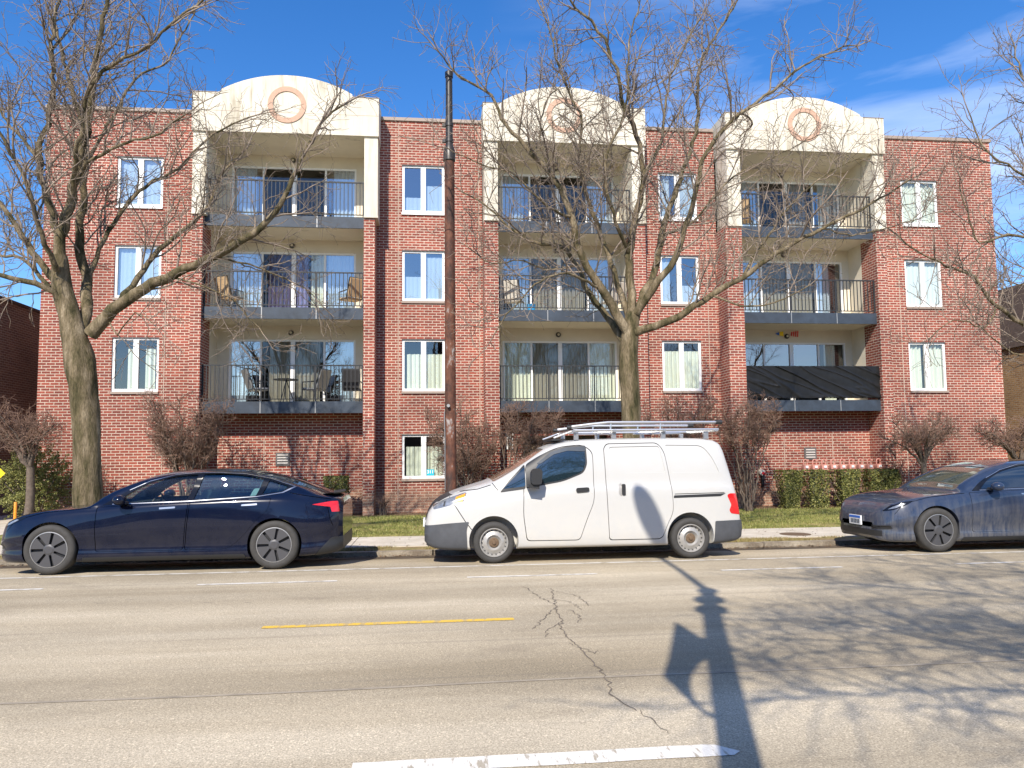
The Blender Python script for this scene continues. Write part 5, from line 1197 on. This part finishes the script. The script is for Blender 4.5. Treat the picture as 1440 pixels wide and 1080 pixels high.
# ---- small pruned trees / shrubs against the facade
SCFG = [dict(start=.1, gap=.085, len=(.35, .95), r=.011, rmin=.008, ang=(28, 75), up=.12, n=6, wig=.28, lift=.05, sides=4),
        dict(start=.1, gap=.062, len=(.2, .55), r=.0068, rmin=.005, ang=(30, 80), up=.10, n=4, wig=.26, lift=.03, sides=3),
        dict(start=.1, gap=.075, len=(.08, .26), r=.0045, rmin=.0040, ang=(25, 80), up=.05, n=2, wig=.2, lift=.02, sides=3)]
def shrub(x, y, c, rad, stems, seed, label, cat='shrub', r0=.05, name='ornamental_shrub', group='bare pruned shrubs along the facade', fork=.45, cfg=SCFG, trunk_top=None):
    rnd = random.Random(seed); root = empty(name, (x, y, GZ), label, cat, group); Wt, Wc = Wood(), Wood()
    C_ = Vector(c); rad = tuple(q*1.12 for q in rad) if name != 'dry_shrub' else rad
    def inside(p): q = p-C_; return (q.x/rad[0])**2+(q.y/rad[1])**2+(q.z/rad[2])**2 < 1.0+.18*pnoise(p*2.1)
    base = Vector((x, y, -.1)); tips = []
    start = base
    if trunk_top: 
        tt = Vector(trunk_top); P, _ = polyres([base, base.lerp(tt, .5)+Vector((.05, 0, 0)), tt], .12); Wt.tube(P, [r0*(1.15-.3*i/len(P)) for i in range(len(P))], 12, .15, seed); start = tt-Vector((0, 0, .05))
    for s in range(stems):
        a = 2*math.pi*(s+rnd.random()*.5)/stems; tgt = C_+Vector((math.cos(a)*rad[0]*.85*rnd.uniform(.45, 1.1), math.sin(a)*rad[1]*.55, rad[2]*rnd.uniform(-.3, .6)))
        st = start if trunk_top else base+Vector((math.cos(a)*.07, math.sin(a)*.07, 0))
        mid = st.lerp(tgt, fork)+Vector((math.cos(a)*-.05, 0, .12+.1*rnd.random())); P, _ = polyres([st, mid, tgt], .12)
        P = [p+Vector((rnd.gauss(0, .02), rnd.gauss(0, .02), rnd.gauss(0, .015))) if 0 < i < len(P)-1 else p for i, p in enumerate(P)]
        rs = r0*(.45 if not trunk_top else .5)*rnd.uniform(.8, 1.1); Rd = [rs*(1-.72*i/(len(P)-1)) for i in range(len(P))]
        Wt.tube(P, Rd, 8, .1, seed); k = int(len(P)*.28); ramify(Wc, P[k:], Rd[k:], 0, cfg, rnd, inside)
    for w, nm, m_ in ((Wt, 'trunk', 'shrubbark'), (Wc, 'crown', 'shrubtwig')):
        o = bpy.data.objects.new(nm, w.mesh(nm, M[m_], (x, y, GZ))); COL.objects.link(o); o.parent = root
    return root
shrub(-10.2, -2.2, (-10.5, -2.2, 2.5), (1.15, .8, .95), 9, 3, 'small bare pruned tree in front of the evergreen at the left corner', 'tree', .10, 'small_tree', trunk_top=(-10.15, -2.2, 1.45))
shrub(-6.4, -1.6, (-6.65, -1.6, 2.62), (1.35, .75, 1.15), 12, 5, 'widest bare shrub below the left balconies beside the first wall window', r0=.075)
shrub(.95, -1.3, (.75, -1.3, 2.25), (1.1, .7, 1.3), 10, 8, 'bare shrub behind the rusty pole beside the ground floor window', r0=.06)
shrub(2.15, -1.5, (2.75, -1.5, 2.5), (1.0, .6, .85), 9, 13, 'bare shrub arching over the entrance beside the wall lantern', r0=.06)
shrub(7.0, -1.6, (7.1, -1.6, 2.75), (1.15, .7, .72), 10, 17, 'bare shrub behind the van roof rack, left one of two joined crowns', r0=.06)
shrub(8.95, -1.8, (8.9, -1.8, 2.65), (1.1, .7, .82), 10, 19, 'bare shrub right of the van roof beside the tarp covered balcony', r0=.06)
shrub(14.2, -1.9, (14.25, -1.9, 2.15), (1.35, .8, .75), 10, 29, 'small bare pruned tree between the hedges and the dusty sedan', 'tree', .09, 'small_tree', trunk_top=(14.25, -1.9, 1.25))
shrub(17.3, -1.9, (17.3, -1.9, 2.05), (1.5, .8, .72), 10, 31, 'small bare pruned tree at the right corner of the red building', 'tree', .08, 'small_tree', trunk_top=(17.3, -1.9, 1.2))
DC = [dict(start=.05, gap=.09, len=(.3, .7), r=.007, rmin=.005, ang=(10, 40), up=.5, n=5, wig=.2, lift=.06, sides=3), dict(start=.1, gap=.09, len=(.1, .3), r=.0045, rmin=.004, ang=(20, 60), up=.2, n=3, wig=.2, lift=.0, sides=3)]
for i, (x, y, w_, h_, lb) in enumerate([(9.15, -1.0, .38, 1.7, 'dry upright twiggy shrub against the brick pier right of the van'), (13.95, -.95, .5, 1.6, 'dry reddish twiggy shrub at the right end of the hedges'),
                          (-9.3, -.6, .55, 1.5, 'low dry twiggy shrub against the wall behind the big left tree'), (-1.4, -.8, .35, .5, 'low dry tuft of stems at the wall left of the rusty pole'), (15.7, -1., .4, .9, 'low dry twiggy shrub at the wall above the dusty sedan bonnet')]):
    shrub(x, y, (x, y, h_*.55), (w_, .3, h_*.58), 14, 60+i, lb, r0=.022, name='dry_shrub', group='dry twiggy shrubs at the wall', fork=.5, cfg=DC)

# ---- leaves
def leaf_cloud(pts, nrm, size, rnd, name, m, loc, jit=.9):
    n = len(pts); P = np.array(pts); d = rnd.normal(size=(n, 3)); d /= np.linalg.norm(d, axis=1)[:, None]
    N = np.array(nrm)+d*jit; N /= np.linalg.norm(N, axis=1)[:, None]; a = np.cross(N, rnd.normal(size=(n, 3))); a /= np.linalg.norm(a, axis=1)[:, None]; b_ = np.cross(N, a)
    s = (size*rnd.uniform(.6, 1.4, n))[:, None]
    V_ = np.stack([P-a*s, P-b_*s*.5, P+a*s, P+b_*s*.5], 1).reshape(-1, 3)-np.array(loc)
    me = bpy.data.meshes.new(name); me.vertices.add(4*n); me.vertices.foreach_set('co', V_.ravel()); me.loops.add(4*n); me.loops.foreach_set('vertex_index', np.arange(4*n)); me.polygons.add(n)
    me.polygons.foreach_set('loop_start', np.arange(n)*4); me.polygons.foreach_set('loop_total', np.full(n, 4)); me.materials.append(m); me.update(calc_edges=True); me.validate(); return me
def hedge(x0, x1, y0, y1, z1, n, seed, label, pinch=0.):
    rg = np.random.default_rng(seed); cx, cy = (x0+x1)/2, (y0+y1)/2; root = empty('clipped_hedge', (cx, cy, GZ), label, 'hedge', 'clipped box hedges'); pts, nr = [], []
    w, d, h = (x1-x0)/2, (y1-y0)/2, z1
    for _ in range(n):
        f = rg.random(); z = rg.random()*h; u, v = rg.uniform(-1, 1), rg.uniform(-1, 1)
        if f < .45: p = (u*w, -d, z); q = (0, -1, .2)
        elif f < .62: p = (-w, v*d, z); q = (-1, 0, .2)
        elif f < .79: p = (w, v*d, z); q = (1, 0, .2)
        else: p = (u*w, v*d, h); q = (0, 0, 1)
        k = 1-pinch*(1-p[2]/h)**1.3; bump_ = 1+.10*pnoise(Vector((p[0]*3+seed, p[1]*3, p[2]*3))) - rg.random()**2*.30
        pts.append((cx+p[0]*k*bump_, cy+p[1]*k*bump_, GZ+.04+p[2]*(1+.03*pnoise(Vector((p[0]*5, p[1]*5, seed)))))); nr.append(q)
    o = bpy.data.objects.new('foliage', leaf_cloud(pts, nr, .026, rg, 'foliage', M['hedge_leaf'], (cx, cy, GZ))); COL.objects.link(o); o.parent = root
    W_ = Wood(); rn = random.Random(seed)
    for i in range(16):
        a = Vector((cx+rn.uniform(-.3, .3)*w, cy+rn.uniform(-.3, .3)*d, -.1)); Q, Rq = grow_path(a, Vector((rn.uniform(-.5, .5), rn.uniform(-.3, .3), 1)), h*.95, 7, rn, .15, .05, .016, .005); W_.tube(Q, Rq, 5); ramify(W_, Q, Rq, 0, DC, rn, lambda p: abs(p.x-cx) < w*.8 and abs(p.y-cy) < d*.8 and p.z < h*.92)
    o = bpy.data.objects.new('stems', W_.mesh('stems', M['shrubbark'], (cx, cy, GZ))); COL.objects.link(o); o.parent = root
hedge(10.25, 10.90, -1.25, -.65, 1.08, 7000, 1, 'leftmost clipped hedge of the row, beside the alarm bell', .28)
hedge(11.08, 11.74, -1.25, -.65, 1.08, 4600, 2, 'second clipped hedge of the row, thin and bare near its foot', .12)
hedge(12.07, 12.72, -1.25, -.65, 1.08, 7000, 3, 'third clipped hedge of the row, tapering towards its foot', .30)
hedge(12.98, 13.95, -1.25, -.65, 1.08, 9000, 4, 'widest clipped hedge, at the right end of the row behind the dusty sedan', .12)
hedge(-3.02, -2.36, -1.2, -.6, 1.08, 6000, 5, 'clipped hedge behind the tail of the midnight blue sedan', .05)
hedge(-4.45, -3.55, -1.2, -.6, 1.0, 6000, 6, 'clipped hedge just showing above the midnight blue sedan roof', .05)
# evergreen
rg = np.random.default_rng(9); root = empty('evergreen_bush', (-10.55, -1.2, GZ), 'yellow green evergreen bush at the left corner behind the small bare tree', 'bush'); pts, nr = [], []
cl_ = []
for i in range(420):
    d = rg.normal(size=3); d /= np.linalg.norm(d); rr = rg.random()**.45; c_ = np.array([-10.55, -1.2, 1.0])+d*np.array([.82, .6, .95])*rr
    cl_.append((c_, d))
for c_, d in cl_:
    k = 65; dirn = d+np.array([0, 0, .35]); dirn /= np.linalg.norm(dirn)
    for j in range(k):
        t = rg.random(); p = c_+dirn*t*.26+rg.normal(size=3)*.045*(1.2-t); pts.append(p); nr.append(dirn*.3+rg.normal(size=3))
o = bpy.data.objects.new('foliage', leaf_cloud(pts, nr, .022, rg, 'foliage', M['yew_leaf'], (-10.55, -1.2, GZ), .5)); COL.objects.link(o); o.parent = root
W_ = Wood(); rn = random.Random(2)
for i in range(22):
    tg = Vector(cl_[i*9][0]); a = Vector((-10.55+rn.uniform(-.1, .1), -1.2, -.1)); W_.tube(polyres([a, a.lerp(tg, .5)+Vector((0, 0, .15)), tg], .15)[0], [.02]*len(polyres([a, a.lerp(tg, .5)+Vector((0, 0, .15)), tg], .15)[0]), 5)
o = bpy.data.objects.new('stems', W_.mesh('stems', M['shrubbark'], (-10.55, -1.2, GZ))); COL.objects.link(o); o.parent = root
# grass
def blades(name, n, x0, x1, y0, y1, z, h, m, seed, keep=None):
    rg = np.random.default_rng(seed); P = np.stack([rg.uniform(x0, x1, n), rg.uniform(y0, y1, n), np.full(n, z)], 1)
    if keep is not None: P = P[keep(P)]; n = len(P)
    a = rg.uniform(0, 2*np.pi, n); w = .006; d = np.stack([np.cos(a), np.sin(a), np.zeros(n)], 1)*w; tip = np.stack([rg.normal(0, .022, n), rg.normal(0, .022, n), h*rg.uniform(.4, 1.2, n)], 1)
    V_ = np.stack([P-d, P+d, P+tip], 1).reshape(-1, 3); me = bpy.data.meshes.new(name); me.vertices.add(3*n); me.vertices.foreach_set('co', V_.ravel()); me.loops.add(3*n); me.loops.foreach_set('vertex_index', np.arange(3*n)); me.polygons.add(n)
    me.polygons.foreach_set('loop_start', np.arange(n)*3); me.polygons.foreach_set('loop_total', np.full(n, 3)); me.materials.append(m); me.update(calc_edges=True)
    o = bpy.data.objects.new(name, me); COL.objects.link(o); return o
prop(blades('grass', 110000, -9.5, 21, -6.75, -1.1, -.045, .05, M['blade'], 5, lambda P: np.array([pnoise(Vector((p[0]*.9, p[1]*.9, 0))) > -.45 for p in P])), 'short green lawn between the sidewalk and the planting bed', 'grass', kind='stuff')
prop(blades('dry_grass', 40000, -9.5, 21, -9.0, -8.5, -.035, .045, M['dryblade'], 6, lambda P: np.array([pnoise(Vector((p[0]*1.2, p[1]*1.2, 3))) > -.2 for p in P])), 'dry yellowed grass on the narrow verge behind the kerb', 'grass', kind='stuff')
# leaf litter in the bed and the gutter
rg = np.random.default_rng(12); pts = [(rg.uniform(-9.4, 19), rg.uniform(-1.15, -.05), -.03) for _ in range(5000)]+[(rg.uniform(-9, 14), -9.22-rg.random()**2*.35, -.09) for _ in range(2600)]+[(rg.uniform(-9.4, 19), rg.uniform(-9.0, -1.2), -.018) for _ in range(3200)]
o = bpy.data.objects.new('leaf_litter', leaf_cloud(pts, [(0, 0, 1)]*len(pts), .02, rg, 'leaf_litter', leaf_mat('dead leaves', (.07, .04, .02), (.16, .10, .055), (.26, .18, .1)), (0, 0, 0), .5)); COL.objects.link(o); prop(o, 'brown leaf litter in the planting bed and along the gutter', 'leaves', kind='stuff')

# ------------------------------------------------------------------ street furniture
# rusty pole
pz = onY(633, 102, -8.95).z; zc = onY(633, 219, -8.95).z; px_ = onY(633.5, 600, -8.95).x
pr = empty('steel_pole', (px_, -8.95, -.04), 'tall rusty brown steel pole standing behind the van bonnet', 'pole')
mb = MB(); mb.lathe([(.14, -.05), (.14, .25), (.104, .32), (.099, 2.5), (.092, zc-.05)], (px_, -8.95, 0), 'z', 24); mb.build('lower_shaft', M['rust_pole'], pr, smooth=True)
mb = MB(); mb.lathe([(.092, zc-.12), (.112, zc-.10), (.112, zc+.06), (.085, zc+.16), (.070, zc+.2)], (px_, -8.95, 0), 'z', 24); mb.build('collar', M['lamp'], pr, smooth=True)
mb = MB(); mb.lathe([(.068, zc+.2), (.062, pz-.1), (.075, pz-.1), (.075, pz), (.05, pz+.02), (.001, pz+.03)], (px_, -8.95, 0), 'z', 24); mb.build('upper_shaft', M['lamp'], pr, smooth=True)
for dz in (-1.35, -1.05):
    mb = MB(); mb.lathe([(.067, pz+dz), (.08, pz+dz+.01), (.08, pz+dz+.06), (.067, pz+dz+.07)], (px_, -8.95, 0), 'z', 20); mb.box(px_-.13, px_-.07, -8.98, -8.92, pz+dz, pz+dz+.06); mb.build('bracket', M['lamp'], pr)
mb = MB(); mb.tube([(px_-.10, -9.0, 1.0), (px_-.10, -9.02, 1.9), (px_-.11, -9.0, 2.4)], .008, 6); mb.tube([(px_-.04, -9.06, 2.5), (px_-.04, -9.12, 2.5)], .03, 8); mb.build('conduit', M['galv'], pr)
# street light with banner behind the camera (its shadow falls on road and van)
lp = Vector((.10, -22.9, 0)); a_ = Vector((math.sin(SUN_AZ), math.cos(SUN_AZ), 0)); l_ = Vector((math.cos(SUN_AZ), -math.sin(SUN_AZ), 0)); tE = math.tan(SUN_EL)
lr = empty('street_light', (lp.x, lp.y, .05), 'street light with a banner on the near pavement, its shadow falling on road and van', 'street lamp')
mb = MB(); mb.lathe([(.2, .05), (.2, .3), (.115, .4), (.108, 5.5), (.088, 8.0), (.12, 8.02), (.12, 8.1), (.05, 8.2), (.001, 8.25)], tuple(lp), 'z', 20); mb.build('pole', M['galv'], lr, smooth=True)
for z_ in (7.05, 7.5): mb = MB(); mb.lathe([(.09, z_), (.165, z_+.03), (.165, z_+.16), (.09, z_+.2)], tuple(lp), 'z', 16); mb.build('collar', M['galv'], lr)
hd = Vector((.33, -20.2, 8.40))
mb = MB(); mb.tube([lp+V(0, 0, 8.05), lp+V(.02, .6, 8.28), lp+V(.06, 1.2, 8.42), lp+V(.1, 1.9, 8.5), hd], [.055, .05, .045, .04, .04], 8); mb.build('arm', M['galv'], lr, smooth=True)
mb = bmesh.new(); bmesh.ops.create_uvsphere(mb, u_segments=20, v_segments=12, radius=1)
for v in mb.verts: v.co = Vector((v.co.x*.18, v.co.y*.58, v.co.z*(.12 if v.co.z > 0 else .08)))
me = bpy.data.meshes.new('lamp_head'); mb.to_mesh(me); mb.free(); me.materials.append(M['galv']); me.transform(Matrix.Translation(hd+V(0, .3, 0)-lr.location)); o = bpy.data.objects.new('lamp_head', me); COL.objects.link(o); o.parent = lr
def shp(px, py):   # ground shadow point -> point on the vertical plane through the pole, square to the sun
    P = gpt(px, py); d = P-lp; s = d.dot(a_); l = d.dot(l_); return (l, s*tE)
bn = [shp(*q) for q in ((949, 874), (966, 884), (985, 897), (1004, 898), (1004, 925), (992, 927), (982, 935), (974, 948), (971, 962), (975, 980), (985, 995), (1004, 1006), (1004, 1011), (980, 996), (955, 972), (932, 950), (940, 925))]
mb = MB(); pa = [lp+l_*q[0]+V(0, 0, q[1])-a_*.01 for q in bn]; pb_ = [p+a_*.02 for p in pa]; n = len(pa)
mb.add(pa+pb_, [tuple(range(n)), tuple(range(2*n-1, n-1, -1))]+[(i, n+i, n+(i+1) % n, (i+1) % n) for i in range(n)]); mb.build('banner', M['tan_fabric'], lr)
# warning sign at the left edge
c_ = onY(-24, 666, -8.7); sg = empty('warning_sign', (c_.x, c_.y, -.04), 'yellow diamond warning sign whose corner shows at the left edge', 'sign')
h_ = .36; mb = MB().prism([(c_.x-h_, c_.z), (c_.x, c_.z-h_), (c_.x+h_, c_.z), (c_.x, c_.z+h_)], c_.y-.004, c_.y); mb.build('panel', M['yellow'], sg)
MB().box(c_.x-.03, c_.x+.03, c_.y+.001, c_.y+.04, -.1, c_.z+.3).build('post', M['galv'], sg)
mb = MB(); mb.lathe([(.001, .62), (.03, .62), (.035, .6), (.035, -.1)], (-9.95, -3.2, 0), 'z', 14); 
bo_ = thing(mb, 'bollard', M['amber'], 'short yellow bollard at the driveway behind the left sedan bonnet', 'bollard', smooth=True)
# gas meters
def gas_meter(x, y, z):
    root = empty('gas_meter', (x, y, z), 'x', 'gas meter', 'salmon painted gas meters behind the hedges')
    mb = MB(); mb.prism(rpoly([(-.085, -.12), (.085, -.12), (.10, .0), (.085, .10), (-.085, .10), (-.10, .0)], .03), -.07, .07); mb.build('body', M['meter'], root, world=False, smooth=True)
    mb = MB().box(-.035, .05, -.095, -.07, .0, .07); mb.build('dial', M['meterface'], root, world=False)
    mb = MB(); mb.tube([(-.06, 0, .09), (-.06, 0, .20), (-.04, 0, .245), (.0, 0, .26), (.05, 0, .25), (.07, 0, .20)], .018, 8); mb.tube([(.06, 0, .09), (.06, .0, .17)], .018, 8)
    mb.lathe([(.001, .26), (.045, .255), (.05, .21), (.03, .18)], (.075, 0, 0), 'z', 12); mb.build('pipe', M['meter'], root, world=False, smooth=True); return root
proto = gas_meter(11.40, -.42, .98)
names = ['leftmost', 'second', 'third', 'fourth', 'fifth', 'sixth', 'seventh', 'eighth', 'rightmost']
for i in range(9):
    o = proto if i == 0 else copy_tree(proto); o.location = (11.40+i*.298, -.42, 1.13); o['label'] = names[i]+' gas meter of the upper row showing above the clipped hedges'
for i, (x, lb) in enumerate([(11.0, 'lower gas meter in the gap between the first and second hedges'), (11.92, 'lower gas meter in the left of the wide gap between the second and third hedges'), (12.2, 'lower gas meter beside the third hedge foot'), (12.9, 'lower gas meter in the gap between the third and widest hedges')]):
    o = copy_tree(proto); o.location = (x, -.22, .38); o['label'] = lb
mp_ = MB(); mp_.tube([(11.1, -.15, 1.18), (14.0, -.15, 1.18)], .025, 8); mp_.tube([(10.9, -.15, .52), (13.4, -.15, .52)], .025, 8)
for x in (11.1, 12.05, 12.95): mp_.tube([(x, -.15, -.1), (x, -.15, 1.18)], .03, 8)
thing(mp_, 'gas_manifold', M['meter'], 'salmon painted pipes carrying the gas meters along the wall', 'pipes', smooth=True)
# balcony things
def tarp():
    x0, x1, z0, z1 = 9.50, 13.90, 3.285, 4.26; nx, nz_ = 220, 40; mb = MB(); vs = []
    for j in range(nz_+1):
        for i in range(nx+1):
            u, v = i/nx, j/nz_; X = x0+(x1-x0)*u; Z = z0+(z1-z0)*v + .012*math.sin(u*23)*(1-v)
            w = pnoise(Vector((u*5+v*2, v*1.2-u*2, 1)))*.03+max(0, 1-9*abs(pnoise(Vector((u*7+v*3.4, v*.9-u*1.5, 4)))))*.035+max(0, 1-8*abs(pnoise(Vector((u*5+v*2.2, v*.7+2, 9)))))*.03; vs.append((X, -.60-w*.8, Z))
    fs = [(j*(nx+1)+i, j*(nx+1)+i+1, (j+1)*(nx+1)+i+1, (j+1)*(nx+1)+i) for j in range(nz_) for i in range(nx)]
    mb.add(vs, fs); mb.add([(a, b+.006, c) for a, b, c in vs], [tuple(reversed(f)) for f in fs])
    thing(mb, 'privacy_screen', M['tarp'], 'creased black tarp tied along the first floor balcony railing at the right', 'tarp', smooth=True, fix=False)
tarp()
def patio_chair(x, y, z, rot, label, frame, cush):
    root = empty('patio_chair', (x, y, z), label, 'chair', 'chairs on the balconies'); root.rotation_euler = (0, 0, rot)
    mb = MB(); mb.tube([(-.26, -.25, 0), (-.26, -.22, .42), (-.26, .2, .40), (-.26, .42, 1.0)], .014, 6); mb.tube([(.26, -.25, 0), (.26, -.22, .42), (.26, .2, .40), (.26, .42, 1.0)], .014, 6)
    mb.tube([(-.26, .3, 0), (-.26, .15, .42)], .014, 6); mb.tube([(.26, .3, 0), (.26, .15, .42)], .014, 6); mb.tube([(-.26, .42, 1.0), (.26, .42, 1.0)], .014, 6)
    mb.tube([(-.28, -.2, .64), (-.28, .3, .64)], .018, 6); mb.tube([(.28, -.2, .64), (.28, .3, .64)], .018, 6); mb.tube([(-.27, -.22, .42), (-.28, -.2, .64)], .012, 6); mb.tube([(.27, -.22, .42), (.28, -.2, .64)], .012, 6)
    mb.build('frame', frame, root, world=False)
    MB().prism(rpoly([(-.24, .40), (.22, .38), (.22, .45), (-.24, .48)], .02), -.24, .24, 'x').build('seat', cush, root, world=False)
    MB().prism(rpoly([(.20, .46), (.27, .44), (.46, .98), (.39, 1.0)], .02), -.24, .24, 'x').build('backrest', cush, root, world=False); return root
F1, F2, F3 = FL
patio_chair(-5.95, .25, F2, R(150), 'tan chair at the left end of the left balcony on the second floor', M['lamp'], M['tan_fabric'])
patio_chair(-2.45, .2, F2, R(215), 'tan chair at the right end of the left balcony on the second floor', M['lamp'], M['tan_fabric'])
patio_chair(-5.1, .2, F1, R(120), 'dark metal chair left of the table on the first floor left balcony', M['rail'], M['galv'])
patio_chair(-3.5, .25, F1, R(240), 'dark metal chair right of the table on the first floor left balcony', M['rail'], M['galv'])
patio_chair(-2.4, .3, F1, R(180), 'dark metal chair at the right end of the first floor left balcony', M['rail'], M['seat_dark'])
patio_chair(2.5, .2, F2, R(160), 'cream cushioned chair at the left end of the middle balcony', M['lamp'], M['cream_fabric'])
patio_chair(5.6, .2, F2, R(200), 'cream cushioned chair at the right end of the middle balcony', M['lamp'], M['cream_fabric'])
patio_chair(9.95, .2, F3, R(150), 'tan chair on the top floor balcony at the right', M['lamp'], M['tan_fabric'])
mb = MB(); mb.lathe([(.001, F1+.72), (.36, F1+.72), (.36, F1+.70), (.001, F1+.70)], (-4.3, .15, 0), 'z', 24)
for a in range(3): q = 2*math.pi*a/3; mb.tube([(-4.3, .15, F1+.70), (-4.3+.25*math.cos(q), .15+.25*math.sin(q), F1)], .014, 6)
thing(mb, 'round_table', M['rail'], 'small round metal table on the first floor left balcony', 'table')
mb = MB(); mb.lathe([(.001, 0), (.11, 0), (.14, .24), (.13, .24), (.10, .02)], (2.98, -.25, F2), 'z', 18); thing(mb, 'bucket', M['blue_plastic'], 'bright blue bucket on the middle balcony of the second floor', 'bucket')
# bunting beside the lamp of the right first floor balcony
st = empty('wall_bunting', (11.6, .75, F1+2.2), 'small flag bunting around the lamp of the tarp covered balcony', 'bunting')
MB().prism([(11.18, 5.50), (11.32, 5.44), (11.32, 5.56)], .80, .815).build('blue_pennant', M['plateblue'], st); MB().prism([(11.32, 5.44), (11.46, 5.42), (11.46, 5.58), (11.32, 5.56)], .80, .815).build('yellow_pennant', M['yellow'], st)
for i in range(4): MB().prism([(11.72+i*.07, 5.44-.01*i), (11.75+i*.07, 5.42-.01*i), (11.77+i*.07, 5.56+.01*i), (11.74+i*.07, 5.57+.01*i)], .80, .815).build('red_strip', M['redlamp'], st)
print('all done', _t.time()-_t0, sum(len(o.data.polygons) for o in bpy.data.objects if o.type == 'MESH'))
